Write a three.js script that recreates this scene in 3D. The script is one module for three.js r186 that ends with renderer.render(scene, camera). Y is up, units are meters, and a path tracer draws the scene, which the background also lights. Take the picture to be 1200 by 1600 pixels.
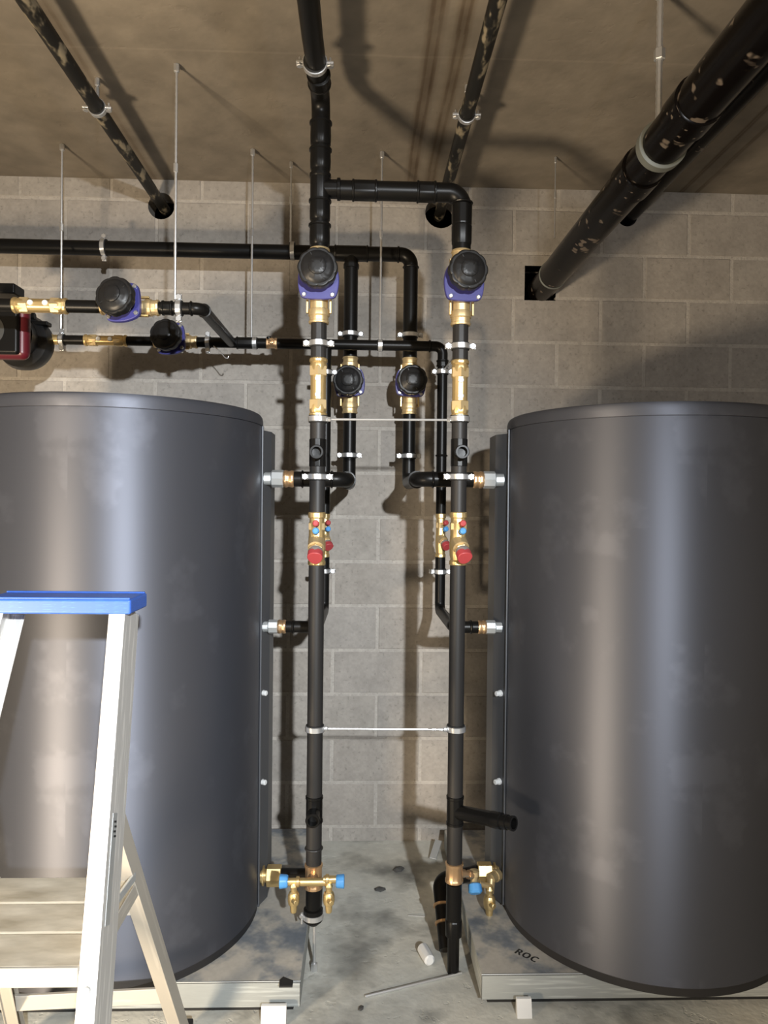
import * as THREE from 'three';
import { mergeGeometries, toCreasedNormals } from 'three/addons/utils/BufferGeometryUtils.js';
import { RoundedBoxGeometry } from 'three/addons/geometries/RoundedBoxGeometry.js';
import { RectAreaLightUniformsLib } from 'three/addons/lights/RectAreaLightUniformsLib.js';
import { FontLoader } from 'three/addons/loaders/FontLoader.js';
import { TextGeometry } from 'three/addons/geometries/TextGeometry.js';
import { Brush, Evaluator, SUBTRACTION } from 'three-bvh-csg';

// ------------------------------------------------------------------ camera, lights, exposure
RectAreaLightUniformsLib.init();
const scene = new THREE.Scene();
scene.background = new THREE.Color(0x000000);
const renderer = new THREE.WebGLRenderer({ antialias: true });
renderer.toneMapping = THREE.LinearToneMapping;
renderer.toneMappingExposure = 1.0;
renderer.shadowMap.enabled = true;

const EYE = 1.716, FOC = 1150, PITCH = 0.010678, YAW = 0.032017, ROLL = 0.0105608;
const V = (x, y, z) => new THREE.Vector3(x, y, z);
const camera = new THREE.PerspectiveCamera(2 * Math.atan(800 / FOC) * 180 / Math.PI, 0.75, 0.05, 60);
camera.position.set(0, EYE, 0);
const FW = V(Math.sin(YAW) * Math.cos(PITCH), -Math.sin(PITCH), -Math.cos(YAW) * Math.cos(PITCH));
const RT0 = V(Math.cos(YAW), 0, Math.sin(YAW));
const UP0 = RT0.clone().cross(FW);
const RT = RT0.clone().multiplyScalar(Math.cos(ROLL)).addScaledVector(UP0, Math.sin(ROLL));
const UP = UP0.clone().multiplyScalar(Math.cos(ROLL)).addScaledVector(RT0, -Math.sin(ROLL));
camera.up.copy(UP);
camera.lookAt(camera.position.clone().add(FW));

const COOL_AT = V(0.78, 2.586, 2.19), COOL_TO = V(-0.95, 1.12, -3.73);
const WARM_AT = V(-2.1, 0.66, 0.05), WARM_TO = V(0.6, 1.9, -3.4);
function areaLight(name, color, intensity, w, h, at, to) {
  const l = new THREE.RectAreaLight(color, intensity, w, h);
  l.name = name; l.position.copy(at); l.lookAt(to); l.castShadow = true; scene.add(l); return l;
}
const cool = new THREE.SpotLight(new THREE.Color().setRGB(0.93, 0.97, 1), 122, 0, 25 * Math.PI / 180, 1, 2);
cool.name = 'cool_spotlight_light'; cool.position.copy(COOL_AT); cool.target.position.copy(COOL_TO); cool.castShadow = true; cool.shadow.mapSize.set(2048, 2048); cool.shadow.radius = 2.5; scene.add(cool, cool.target);
areaLight('cool_spill_light', new THREE.Color().setRGB(0.95, 0.97, 1), 1250, 0.12, 0.1, COOL_AT, V(-0.1, 1.4, -3.7));
areaLight('warm_floodlight_light', new THREE.Color().setRGB(1, 0.8, 0.56), 325, 0.45, 0.35, WARM_AT, WARM_TO);

// ------------------------------------------------------------------ helpers
const CEIL = 3.326, WALLZ = 3.7315;
// a point of the room, found from a sight line of the photograph and the depth at which the thing stands
function at(px, py, depth) {
  const d = FW.clone().multiplyScalar(FOC).addScaledVector(RT, px - 600).addScaledVector(UP, 800 - py);
  d.multiplyScalar(depth / -d.z); return V(d.x, d.y + EYE, d.z);
}
function atY(px, py, h) {
  const d = FW.clone().multiplyScalar(FOC).addScaledVector(RT, px - 600).addScaledVector(UP, 800 - py);
  d.multiplyScalar((h - EYE) / d.y); return V(d.x, d.y + EYE, d.z);
}
let seed = 7;
const rnd = () => { seed = (seed * 1664525 + 1013904223) >>> 0; return seed / 4294967296; };
const taken = {};
function numbered(n) { const k = taken[n] = (taken[n] ?? -1) + 1; return k ? `${n}_${String(k).padStart(3, '0')}` : n; }
function thing(name, label, category, base, group) {
  const o = new THREE.Group(); o.name = numbered(name); o.position.copy(base); scene.add(o);
  o.userData = { label, category }; if (group) o.userData.group = group;
  return o;
}
function room(name, base = V(0, 0, 0)) {
  const o = new THREE.Group(); o.name = name; o.position.copy(base); o.userData.kind = 'structure'; scene.add(o); return o;
}
function prep(g) { const h = g.index ? g.toNonIndexed() : g; for (const k of Object.keys(h.attributes)) if (!['position', 'normal', 'uv'].includes(k)) h.deleteAttribute(k); return h; }
// geometry is written in room coordinates and shifted to its thing's base
function part(name, geos, mat, parent, label) {
  if (Array.isArray(geos) && /^(socket|sleeve|tray_rim|nut|edge_sheet|cap)$/.test(name)) { let m; for (const g of geos) m = part(name, g, mat, parent, label); return m; }
  const list = (Array.isArray(geos) ? geos : [geos]).map(prep);
  const g = list.length > 1 ? mergeGeometries(list) : list[0];
  const root = parent.isGroup ? parent : parent.parent;
  g.translate(-root.position.x, -root.position.y, -root.position.z);
  const m = new THREE.Mesh(g, mat); m.name = name; m.castShadow = m.receiveShadow = true;
  if (label) m.userData.label = label;
  parent.add(m); return m;
}
const Q = new THREE.Quaternion(), YA = V(0, 1, 0);
// a turned shape: profile [[distance along dir, radius], ...]
function lat(o, dir, prof, seg = 24, hollow = false) {
  const pts = prof.map(([t, r]) => new THREE.Vector2(Math.max(r, 1e-5), t));
  if (!hollow) { pts.unshift(new THREE.Vector2(1e-5, prof[0][0])); pts.push(new THREE.Vector2(1e-5, prof[prof.length - 1][0])); }
  let g = new THREE.LatheGeometry(pts, seg);
  g = toCreasedNormals(g, 0.6);
  g.applyQuaternion(Q.setFromUnitVectors(YA, dir.clone().normalize())); g.translate(o.x, o.y, o.z); return g;
}
function cyl(a, b, r, seg = 20, bev = 0.0015) {
  const d = b.clone().sub(a), L = d.length(); bev = Math.min(bev, r * 0.4, L * 0.3);
  return lat(a, d, [[0, r - bev], [bev, r], [L - bev, r], [L, r - bev]], seg);
}
function hex(a, dir, t0, t1, r) {
  const c = Math.min(0.0025, (t1 - t0) * 0.25);
  const g = lat(a, dir, [[t0, r - c], [t0 + c, r], [t1 - c, r], [t1, r - c]], 6);
  return toCreasedNormals(g, 0.3);
}
function box(c, sx, sy, sz, bev = 0.002) {
  const g = bev ? new RoundedBoxGeometry(sx, sy, sz, 1, Math.min(bev, sx / 2.1, sy / 2.1, sz / 2.1)) : new THREE.BoxGeometry(sx, sy, sz);
  g.translate(c.x, c.y, c.z); return g;
}
// a bar of rectangular section from a to b; side = direction of its width w, the rest is its thickness t
function bar(a, b, w, t, side, bev = 0.002) {
  const d = b.clone().sub(a), L = d.length(); d.normalize();
  const z = V(0, 0, 0).crossVectors(side, d).normalize(), x = V(0, 0, 0).crossVectors(d, z).normalize();
  const g = new RoundedBoxGeometry(w, L, t, 1, Math.min(bev, w / 2.1, t / 2.1));
  g.applyMatrix4(new THREE.Matrix4().makeBasis(x, d, z)); const c = a.clone().add(b).multiplyScalar(0.5); g.translate(c.x, c.y, c.z); return g;
}
function fillet(pts, R, n = 9) {
  const out = [pts[0].clone()];
  for (let i = 1; i < pts.length - 1; i++) {
    const u = pts[i - 1].clone().sub(pts[i]), w = pts[i + 1].clone().sub(pts[i]); const lu = u.length(), lw = w.length(); u.normalize(); w.normalize();
    const ang = Math.acos(THREE.MathUtils.clamp(u.dot(w), -1, 1)), tl = Math.min(R / Math.tan(ang / 2), lu * 0.49, lw * 0.49), r = tl * Math.tan(ang / 2);
    const c = pts[i].clone().addScaledVector(u.clone().add(w).normalize(), r / Math.sin(ang / 2));
    const p0 = pts[i].clone().addScaledVector(u, tl).sub(c), p1 = pts[i].clone().addScaledVector(w, tl).sub(c), tot = Math.PI - ang;
    for (let k = 0; k <= n; k++) { const s = k / n; out.push(c.clone().addScaledVector(p0, Math.sin((1 - s) * tot) / Math.sin(tot)).addScaledVector(p1, Math.sin(s * tot) / Math.sin(tot))); }
  }
  out.push(pts[pts.length - 1].clone()); return out;
}
function sweep(P, r, seg = 24, open = false) {
  const T = P.map((p, i) => P[Math.min(i + 1, P.length - 1)].clone().sub(P[Math.max(i - 1, 0)]).normalize());
  let nrm = Math.abs(T[0].y) < 0.9 ? V(0, 1, 0) : V(0, 0, 1); nrm.addScaledVector(T[0], -nrm.dot(T[0])).normalize();
  const pos = [], nor = [], uv = [], idx = []; let len = 0;
  P.forEach((p, i) => {
    if (i) { len += p.distanceTo(P[i - 1]); nrm.addScaledVector(T[i], -nrm.dot(T[i])).normalize(); }
    const bi = V(0, 0, 0).crossVectors(T[i], nrm);
    for (let k = 0; k <= seg; k++) { const a = k / seg * 2 * Math.PI, d = nrm.clone().multiplyScalar(Math.cos(a)).addScaledVector(bi, Math.sin(a)); const q = p.clone().addScaledVector(d, r); pos.push(q.x, q.y, q.z); nor.push(d.x, d.y, d.z); uv.push(k / seg * 2 * Math.PI * r, len); }
  });
  for (let i = 0; i < P.length - 1; i++) for (let k = 0; k < seg; k++) { const a = i * (seg + 1) + k, b = a + seg + 1; idx.push(a, a + 1, b, a + 1, b + 1, b); }
  if (!open) for (const e of [0, P.length - 1]) {
    const c = pos.length / 3, t = T[e].clone().multiplyScalar(e ? 1 : -1); pos.push(P[e].x, P[e].y, P[e].z); nor.push(t.x, t.y, t.z); uv.push(0, 0);
    for (let k = 0; k <= seg; k++) { const s = (e * (seg + 1) + k) * 3; pos.push(pos[s], pos[s + 1], pos[s + 2]); nor.push(t.x, t.y, t.z); uv.push(0.01 * Math.cos(k), 0.01 * Math.sin(k)); }
    for (let k = 0; k < seg; k++) e ? idx.push(c, c + 1 + k, c + 2 + k) : idx.push(c, c + 2 + k, c + 1 + k);
  }
  const g = new THREE.BufferGeometry(); g.setAttribute('position', new THREE.Float32BufferAttribute(pos, 3)); g.setAttribute('normal', new THREE.Float32BufferAttribute(nor, 3)); g.setAttribute('uv', new THREE.Float32BufferAttribute(uv, 2)); g.setIndex(idx); return g;
}
// shape local to (c; x along right, y along up, z along face) into the room
function place(g, c, x, y, z) { g.applyMatrix4(new THREE.Matrix4().makeBasis(x, y, z)); g.translate(c.x, c.y, c.z); return g; }

// ------------------------------------------------------------------ textures
function lattice(n, s) { const a = new Float32Array(n * n); let q = s * 7919 + 13; for (let i = 0; i < a.length; i++) { q = (q * 1664525 + 1013904223) >>> 0; a[i] = q / 4294967296; } return a; }
function vnoise(nx, ny, s) { // tileable value noise over the unit square
  const L = lattice(Math.max(nx, ny), s), N = Math.max(nx, ny);
  return (u, v) => { const x = u * nx, y = v * ny, i = Math.floor(x), j = Math.floor(y); let f = x - i, g = y - j; f = f * f * (3 - 2 * f); g = g * g * (3 - 2 * g);
    const w = (a, b) => L[((b % ny + ny) % ny) * N + ((a % nx + nx) % nx)];
    return (w(i, j) * (1 - f) + w(i + 1, j) * f) * (1 - g) + (w(i, j + 1) * (1 - f) + w(i + 1, j + 1) * f) * g; };
}
function fbm(n, oct, s, ay = 1) { const f = []; for (let o = 0; o < oct; o++) f.push(vnoise(n << o, Math.max(2, Math.round((n << o) * ay)), s + o * 3)); return (u, v) => { let a = 0, w = 0.5, t = 0; for (const h of f) { a += h(u, v) * w; t += w; w *= 0.55; } return a / t; }; }
function tex(size, fn, srgb = true, w = size) {
  const d = new Uint8Array(w * size * 4);
  for (let j = 0; j < size; j++) for (let i = 0; i < w; i++) { const c = fn((i + 0.5) / w, (j + 0.5) / size), k = (j * w + i) * 4; for (let q = 0; q < 3; q++) d[k + q] = Math.max(0, Math.min(255, (Array.isArray(c) ? c[q] : c) * 255)); d[k + 3] = 255; }
  const t = new THREE.DataTexture(d, w, size); t.wrapS = t.wrapT = THREE.RepeatWrapping; t.magFilter = THREE.LinearFilter; t.minFilter = THREE.LinearMipmapLinearFilter; t.generateMipmaps = true;
  if (srgb) t.colorSpace = THREE.SRGBColorSpace; t.needsUpdate = true; return t;
}
const rep = (t, m) => { const c = t.clone(); c.repeat.set(1 / m, 1 / m); c.needsUpdate = true; return c; };
const lin = (r, g, b) => new THREE.Color().setRGB(r, g, b);

const nA = fbm(6, 5, 1), nB = fbm(24, 4, 2), nC = fbm(3, 4, 3), nG = fbm(64, 3, 4);
const blockCol = tex(512, (u, v) => { const g = 0.8 + 0.06 * (nB(u, v) - 0.5) + 0.09 * (nG(u, v) - 0.5) + 0.1 * (nA(u, v) - 0.5); const pit = nG(v, u) < 0.25 ? 0.92 : 1; return [g * pit, g * pit * 0.985, g * pit * 0.965]; });
const blockBump = tex(512, (u, v) => 0.5 + 0.55 * (nB(u, v) - 0.5) + 0.7 * (nG(u, v) - 0.5) - (nG(v, u) < 0.27 ? 0.22 : 0), false);
const concCol = tex(1024, (u, v) => {  // soffit: 4 m x 4 m, form marks and rust-brown runs
  let g = 0.8 + 0.26 * (nC(u, v) - 0.5) + 0.24 * (nA(u, v) - 0.5) + 0.16 * (nB(u, v) - 0.5) + 0.1 * (nG(u, v) - 0.5);
  let c = [g, g * 0.99, g * 0.97];
  const X = u * 4 - 2, Z = v * 4;   // room coordinates
  for (const [cx, w, s] of [[0.235, 0.026, 0.3], [0.33, 0.022, 0.26], [1.62, 0.012, 0.22], [1.70, 0.01, 0.2], [-1.06, 0.03, 0.14]]) {
    const d = Math.abs(X + 0.03 * (nC(u * 0.5, v) - 0.5) - cx) / w; if (d < 1.6) { const k = s * Math.max(0, 1 - Math.max(0, d - 0.6)) * (0.35 + 1.1 * nB(u * 4, v)) * (d > 0.35 && d < 0.9 ? 1.2 : 0.75); c = [c[0] * (1 - k * 0.85), c[1] * (1 - k), c[2] * (1 - k * 1.15)]; }
  }
  const seam = Math.abs(Z - 2.66 + 0.012 * (nA(u, 0.3) - 0.5)) < 0.006 ? 0.07 * nB(u, 0.1) : 0; return c.map(x => x + seam);
});
const concBump = tex(512, (u, v) => 0.5 + 0.5 * (nA(u, v) - 0.5) + 0.35 * (nG(u, v) - 0.5) - (nB(v, u) < 0.24 ? 0.25 : 0), false);
const nF = fbm(5, 6, 11), nH = fbm(9, 5, 12), nS = fbm(4, 5, 13, 5);
const floorCol = tex(1024, (u, v) => {
  let g = 0.9 + 0.3 * (nF(u, v) - 0.5) + 0.08 * (nG(u, v) - 0.5);
  const m = nH(u, v); if (m < 0.42) g *= 1 - (0.42 - m) * 1.3;
  const w = nF(v, u) - 0.5; return [g * (1 + 0.05 * w), g, g * (0.965 - 0.06 * w)];
});
const padCol = tex(512, (u, v) => { const dust = THREE.MathUtils.smoothstep(nF(u, v) * 0.6 + nH(v, u) * 0.4, 0.4, 0.58); const g = 0.07 * (nG(u, v) - 0.5); return [0.5 + 0.27 * dust + g, 0.53 + 0.225 * dust + g, 0.565 + 0.155 * dust + g]; });
const brushed = tex(512, (() => { const s = fbm(3, 6, 21, 60), q = fbm(4, 4, 22); return (u, v) => 0.5 + 0.5 * (s(u, v) - 0.5) + 0.3 * (q(u, v) - 0.5); })(), false);
const dirtCol = tex(512, (() => { const s = fbm(26, 4, 31, 0.45), q = fbm(5, 3, 32); return (u, v) => { const k = THREE.MathUtils.smoothstep(s(u, v) * 0.65 + q(u, v) * 0.35, 0.5, 0.62); return [0.12 + 0.7 * k, 0.115 + 0.66 * k, 0.105 + 0.58 * k]; }; })());
const specks = tex(512, (() => { const s = fbm(22, 3, 41), q = fbm(4, 3, 42); return (u, v) => { const k = THREE.MathUtils.smoothstep(s(u, v) * 0.75 + q(u, v) * 0.25, 0.66, 0.74); return [0.1 + 0.55 * k, 0.09 + 0.52 * k, 0.085 + 0.48 * k]; }; })());
const padCol2 = tex(256, (u, v) => { const k = nF(u, v) - 0.5, q = nH(v, u) - 0.5; return [0.88 + 0.3 * k + 0.1 * q, 0.87 + 0.33 * k + 0.1 * q, 0.84 + 0.38 * k + 0.1 * q]; });
const smudge = tex(512, (() => { const s = fbm(9, 5, 51), q = fbm(3, 3, 52); return (u, v) => { const k = THREE.MathUtils.smoothstep(s(u, v) * 0.6 + q(u, v) * 0.4, 0.58, 0.7); return 0.93 + 0.07 * k; }; })());
const dustCol = tex(512, (u, v) => { const k = THREE.MathUtils.smoothstep(nH(u, v), 0.5, 0.72); const g = 0.09 * (nG(u, v) - 0.5); return 0.88 + 0.12 * k + g * 0.5; });
const scuffCol = tex(512, (u, v) => { const k = THREE.MathUtils.smoothstep(nS(u, v), 0.6, 0.7) * THREE.MathUtils.smoothstep(nC(u, v), 0.45, 0.6); return [0.72 + 0.26 * k, 0.74 + 0.24 * k, 0.8 + 0.18 * k]; });

const std = (c, rough, metal = 0, extra = {}) => new THREE.MeshStandardMaterial({ color: c, roughness: rough, metalness: metal, ...extra });
const phy = (c, rough, metal = 0, extra = {}) => new THREE.MeshPhysicalMaterial({ color: c, roughness: rough, metalness: metal, ...extra });
const blockTones = [[0.52, 0.497, 0.468], [0.51, 0.487, 0.46], [0.53, 0.507, 0.475], [0.515, 0.488, 0.455], [0.497, 0.478, 0.455]];
const M = {
  blocks: blockTones.map(t => std(lin(...t), 0.95, 0, { map: rep(blockCol, 0.9), bumpMap: rep(blockBump, 0.9), bumpScale: 0.0016 })),
  mortar: std(lin(0.64, 0.615, 0.58), 0.95, 0, { map: rep(blockCol, 0.7), bumpMap: rep(blockBump, 0.5), bumpScale: 0.003 }),
  soffit: std(lin(0.365, 0.325, 0.275), 0.9, 0, { map: rep(concCol, 4), bumpMap: rep(concBump, 1.3), bumpScale: 0.002 }),
  floor: std(lin(0.74, 0.735, 0.72), 0.85, 0, { map: rep(floorCol, 2.2), bumpMap: rep(concBump, 0.9), bumpScale: 0.003 }),
  plaster: std(lin(0.6, 0.58, 0.54), 0.95, 0, { map: rep(blockCol, 0.9) }),
  pad: std(lin(0.95, 0.95, 0.95), 0.5, 0.25, { map: rep(padCol, 0.9) }),
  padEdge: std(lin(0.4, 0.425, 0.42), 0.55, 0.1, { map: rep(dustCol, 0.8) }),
  dark: std(lin(0.012, 0.012, 0.012), 0.8),
  tank: phy(lin(0.138, 0.147, 0.178), 0.57, 0.75, { map: rep(smudge, 1.1), bumpMap: rep(brushed, 0.7), bumpScale: 0.0002, anisotropy: 0.78, anisotropyRotation: Math.PI / 2 }),
  tankStrip: std(lin(0.1, 0.105, 0.115), 0.45, 0.5),
  tankBase: std(lin(0.012, 0.012, 0.014), 0.6),
  black: phy(lin(0.0055, 0.0053, 0.0051), 0.36, 0, { specularIntensity: 0.42 }),
  riser: phy(lin(0.019, 0.018, 0.0175), 0.48, 0, { specularIntensity: 0.7 }),
  soil: phy(lin(0.36, 0.34, 0.33), 0.24, 0, { specularIntensity: 0.25, map: rep(specks, 0.9) }),
  dirty: std(lin(0.42, 0.41, 0.38), 0.55, 0, { map: rep(dirtCol, 0.9) }),
  rubber: std(lin(0.01, 0.01, 0.01), 0.7),
  brass: std(lin(0.74, 0.55, 0.26), 0.4, 0.85),
  brassCast: std(lin(0.66, 0.51, 0.28), 0.48, 0.75),
  bronze: std(lin(0.72, 0.47, 0.26), 0.34, 0.85),
  zinc: std(lin(0.7, 0.71, 0.72), 0.34, 0.85),
  galv: std(lin(0.62, 0.65, 0.66), 0.45, 0.7),
  alu: std(lin(0.86, 0.85, 0.82), 0.42, 0.35, { map: rep(dustCol, 0.6) }),
  aluOld: std(lin(0.58, 0.545, 0.48), 0.55, 0.25, { map: rep(smudge, 2) }),
  board: std(lin(0.74, 0.665, 0.545), 0.6, 0.1, { map: rep(padCol2, 1.6) }),
  bandGrey: std(lin(0.2, 0.215, 0.2), 0.5, 0.4),
  displayGrey: std(lin(0.035, 0.035, 0.033), 0.8),
  rubble: std(lin(0.07, 0.068, 0.065), 0.9),
  bluePlate: std(lin(0.045, 0.045, 0.2), 0.4),
  blueCap: std(lin(0.07, 0.27, 0.6), 0.45),
  blueTray: std(lin(0.08, 0.23, 0.78), 0.42, 0, { map: rep(scuffCol, 0.35) }),
  wheel: phy(lin(0.011, 0.011, 0.0115), 0.4, 0, { specularIntensity: 0.7 }),
  red: std(lin(0.36, 0.045, 0.05), 0.5),
  greyPlastic: std(lin(0.22, 0.2, 0.19), 0.6),
  white: std(lin(0.68, 0.69, 0.69), 0.5),
  redBody: std(lin(0.09, 0.008, 0.014), 0.35),
  yellow: std(lin(0.75, 0.7, 0.05), 0.5),
  lens: new THREE.MeshStandardMaterial({ color: 0xffffff, emissive: new THREE.Color(1, 0.98, 0.95), emissiveIntensity: 1.2 }),
  lensWarm: new THREE.MeshStandardMaterial({ color: 0xffffff, emissive: new THREE.Color(1, 0.85, 0.65), emissiveIntensity: 1.2 }),
};

// ------------------------------------------------------------------ the room
const X0 = -3.2, X1 = 3.0, ZB = 4.2;   // side walls and the wall behind the photographer
{
  const f = room('floor'); const g = new THREE.BoxGeometry(X1 - X0 + 0.4, 0.2, ZB + WALLZ + 0.5); g.translate((X0 + X1) / 2, -0.1, (ZB - WALLZ - 0.1) / 2);
  const p = g.attributes.position, uv = g.attributes.uv; for (let i = 0; i < p.count; i++) uv.setXY(i, p.getX(i), p.getZ(i)); part('slab', g, M.floor, f);
  const c = room('ceiling', V(0, CEIL, 0)); const h = new THREE.BoxGeometry(X1 - X0 + 0.4, 0.2, ZB + WALLZ + 0.5); h.translate((X0 + X1) / 2, CEIL + 0.1, (ZB - WALLZ - 0.1) / 2);
  const q = h.attributes.position, uw = h.attributes.uv; for (let i = 0; i < q.count; i++) uw.setXY(i, q.getX(i) + 2, -q.getZ(i)); part('soffit', h, M.soffit, c);
  for (const [n, x, z, sx, sz] of [['wall_left', X0 - 0.1, (ZB - WALLZ) / 2, 0.2, ZB + WALLZ + 0.4], ['wall_right', X1 + 0.1, (ZB - WALLZ) / 2, 0.2, ZB + WALLZ + 0.4], ['wall_front', (X0 + X1) / 2, ZB + 0.1, X1 - X0, 0.2]]) {
    const w = room(n, V(x, 0, z)); const b = new THREE.BoxGeometry(sx, CEIL, sz); b.translate(x, CEIL / 2, z);
    const a = b.attributes.position, t = b.attributes.uv; for (let i = 0; i < a.count; i++) t.setXY(i, a.getX(i) + a.getZ(i), a.getY(i)); part('wall_face', b, M.plaster, w);
  }
}
const holes = [
  { c: at(252, 322, WALLZ), r: 0.066 }, { c: at(689, 332, WALLZ), r: 0.08 }, { c: at(980, 338, WALLZ), r: 0.052 },
  { box: [at(820, 415, WALLZ), at(868, 470, WALLZ)] },
];
{
  const W = room('wall_back', V(0, 0, -WALLZ));
  // mortar bed: a sheet with the pipe holes cut out, set back behind the block faces
  const s = new THREE.Shape([[X0, 0], [X1, 0], [X1, CEIL], [X0, CEIL]].map(p => new THREE.Vector2(...p)));
  const cutters = [];
  for (const h of holes) {
    const p = new THREE.Path();
    if (h.box) { const [a, b] = h.box, x0 = a.x, x1 = b.x, y0 = b.y, y1 = a.y; p.moveTo(x0, y0); p.lineTo(x1, y0); p.lineTo(x1, y1); p.lineTo(x0, y1); p.lineTo(x0, y0);
      const g = new THREE.BoxGeometry(x1 - x0, y1 - y0, 0.5); g.translate((x0 + x1) / 2, (y0 + y1) / 2, 0); cutters.push({ g, x0, x1, y0, y1 }); }
    else { p.absarc(h.c.x, h.c.y, h.r, 0, Math.PI * 2, true); const g = new THREE.CylinderGeometry(h.r, h.r, 0.5, 28); g.rotateX(Math.PI / 2); g.translate(h.c.x, h.c.y, 0); cutters.push({ g, x0: h.c.x - h.r, x1: h.c.x + h.r, y0: h.c.y - h.r, y1: h.c.y + h.r }); }
    s.holes.push(p);
  }
  const g = new THREE.ExtrudeGeometry(s, { depth: 0.12, bevelEnabled: false, curveSegments: 28 }); g.translate(0, 0, -WALLZ - 0.12 - 0.0022); part('mortar', g, M.mortar, W);
  const J = 0.015, CH = 0.003, ev = new Evaluator(); ev.attributes = ['position', 'normal', 'uv'];
  function blockGeo(w, h, k) { // front face, worn arris, sides; origin at centre of the front
    const x = w / 2, y = h / 2, d = -0.1, F = [[-x + CH, -y + CH, 0], [x - CH, -y + CH, 0], [x - CH, y - CH, 0], [-x + CH, y - CH, 0]], O = [[-x, -y, -CH], [x, -y, -CH], [x, y, -CH], [-x, y, -CH]], B = [[-x, -y, d], [x, -y, d], [x, y, d], [-x, y, d]];
    const pos = [], uv = [], quad = (a, b, c, e) => { for (const p of [a, b, c, a, c, e]) { pos.push(...p); uv.push(p[0] + p[2] * 0.7 + k * 0.37, p[1] - p[2] * 0.7 + k * 0.61); } };
    quad(...F); for (let i = 0; i < 4; i++) { const j = (i + 1) % 4; quad(O[i], O[j], F[j], F[i]); quad(B[i], B[j], O[j], O[i]); } quad(B[1], B[0], B[3], B[2]);
    const q = new THREE.BufferGeometry(); q.setAttribute('position', new THREE.Float32BufferAttribute(pos, 3)); q.setAttribute('uv', new THREE.Float32BufferAttribute(uv, 2)); q.computeVertexNormals(); return q;
  }
  const cache = {}; const top = 3.2231;
  for (let row = 0; row <= 15; row++) {
    const y1 = (row === 0 ? CEIL + 0.01 : top - 0.225 * (row - 1)) - J / 2, y0 = (row === 15 ? -0.02 : top - 0.225 * row) + J / 2;
    for (let k = -8; k < 24; k++) if ((k + row) % 2 === 1 || (k + row) % 2 === -1) {
      let xa = -1.4836 + 0.225 * k + J / 2, xb = xa + 0.45 - J; xa += (rnd() - 0.5) * 0.004; xb += (rnd() - 0.5) * 0.004;
      if (xb < X0 + 0.05 || xa > X1 - 0.05) continue; xa = Math.max(xa, X0); xb = Math.min(xb, X1);
      const v = Math.floor(rnd() * 6), full = xb - xa > 0.4, w = full ? 0.45 - J : xb - xa, key = [w.toFixed(3), (y1 - y0).toFixed(3), v].join(), cx = (xa + xb) / 2, cy = (y0 + y1) / 2;
      let geo = cache[key] ??= blockGeo(w, y1 - y0, v);
      for (const c of cutters) if (c.x1 > xa && c.x0 < xb && c.y1 > y0 && c.y0 < y1) {
        const A = new Brush(geo.clone()), B = new Brush(c.g.clone().translate(-cx, -cy, 0)); A.updateMatrixWorld(); B.updateMatrixWorld(); geo = ev.evaluate(A, B, SUBTRACTION).geometry;
      }
      const m = new THREE.Mesh(geo, M.blocks[Math.floor(rnd() * 5)]); m.name = 'block'; m.castShadow = m.receiveShadow = true; m.position.set(cx, cy, (rnd() - 0.5) * 0.003); W.add(m);
    }
  }
}

// ------------------------------------------------------------------ work lights (behind and left of the photographer)
function floodlight(name, label, P, to, w, h, lens, stand) {
  const n = to.clone().sub(P).normalize(), x = V(0, 0, 0).crossVectors(YA, n).normalize(), y = V(0, 0, 0).crossVectors(n, x), C = P.clone().addScaledVector(n, -0.004);
  const t = thing(name, label, 'work light', V(P.x, 0, P.z));
  const loc = (g) => place(g, C, x, y, n);
  const hb = new RoundedBoxGeometry(w + 0.06, h + 0.06, 0.05, 2, 0.012); hb.translate(0, 0, -0.029); part('housing', loc(hb), M.black, t);
  const ln = new THREE.BoxGeometry(w, h, 0.003); ln.translate(0, 0, -0.001); part('lamp_lens', loc(ln), lens, t);
  const fins = []; for (let i = -3; i <= 3; i++) { const f = new THREE.BoxGeometry(0.006, h + 0.03, 0.03); f.translate(i * (w / 7), 0, -0.068); fins.push(f); } part('cooling_fins', loc(mergeGeometries(fins)), M.dark, t);
  stand(t, C.clone().addScaledVector(n, -0.05));
}
floodlight('tripod_spotlight', 'cool white spotlight on a tall tripod behind the photographer', COOL_AT, COOL_TO, 0.12, 0.1, M.lens, (t, c) => {
  part('pole', cyl(V(c.x, 0.9, c.z), V(c.x, c.y, c.z), 0.014), M.zinc, t); part('collar', cyl(V(c.x, 0.88, c.z), V(c.x, 0.98, c.z), 0.03), M.black, t);
  for (let i = 0; i < 3; i++) { const a = i * 2.094 + 0.4; part('leg', cyl(V(c.x, 0.95, c.z), V(c.x + Math.cos(a) * 0.5, 0.008, c.z + Math.sin(a) * 0.5), 0.011), M.zinc, t); }
});
floodlight('floor_floodlight', 'warm white panel work light on a low stand at far left', WARM_AT, WARM_TO, 0.45, 0.35, M.lensWarm, (t, c) => {
  part('post', cyl(V(c.x, 0.02, c.z), V(c.x, c.y, c.z), 0.014), M.yellow, t); part('base', [bar(V(c.x - 0.2, 0.012, c.z), V(c.x + 0.2, 0.012, c.z), 0.024, 0.024, V(0, 1, 0)), bar(V(c.x, 0.012, c.z - 0.18), V(c.x, 0.012, c.z + 0.18), 0.024, 0.024, V(0, 1, 0))], M.yellow, t);
});

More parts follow.
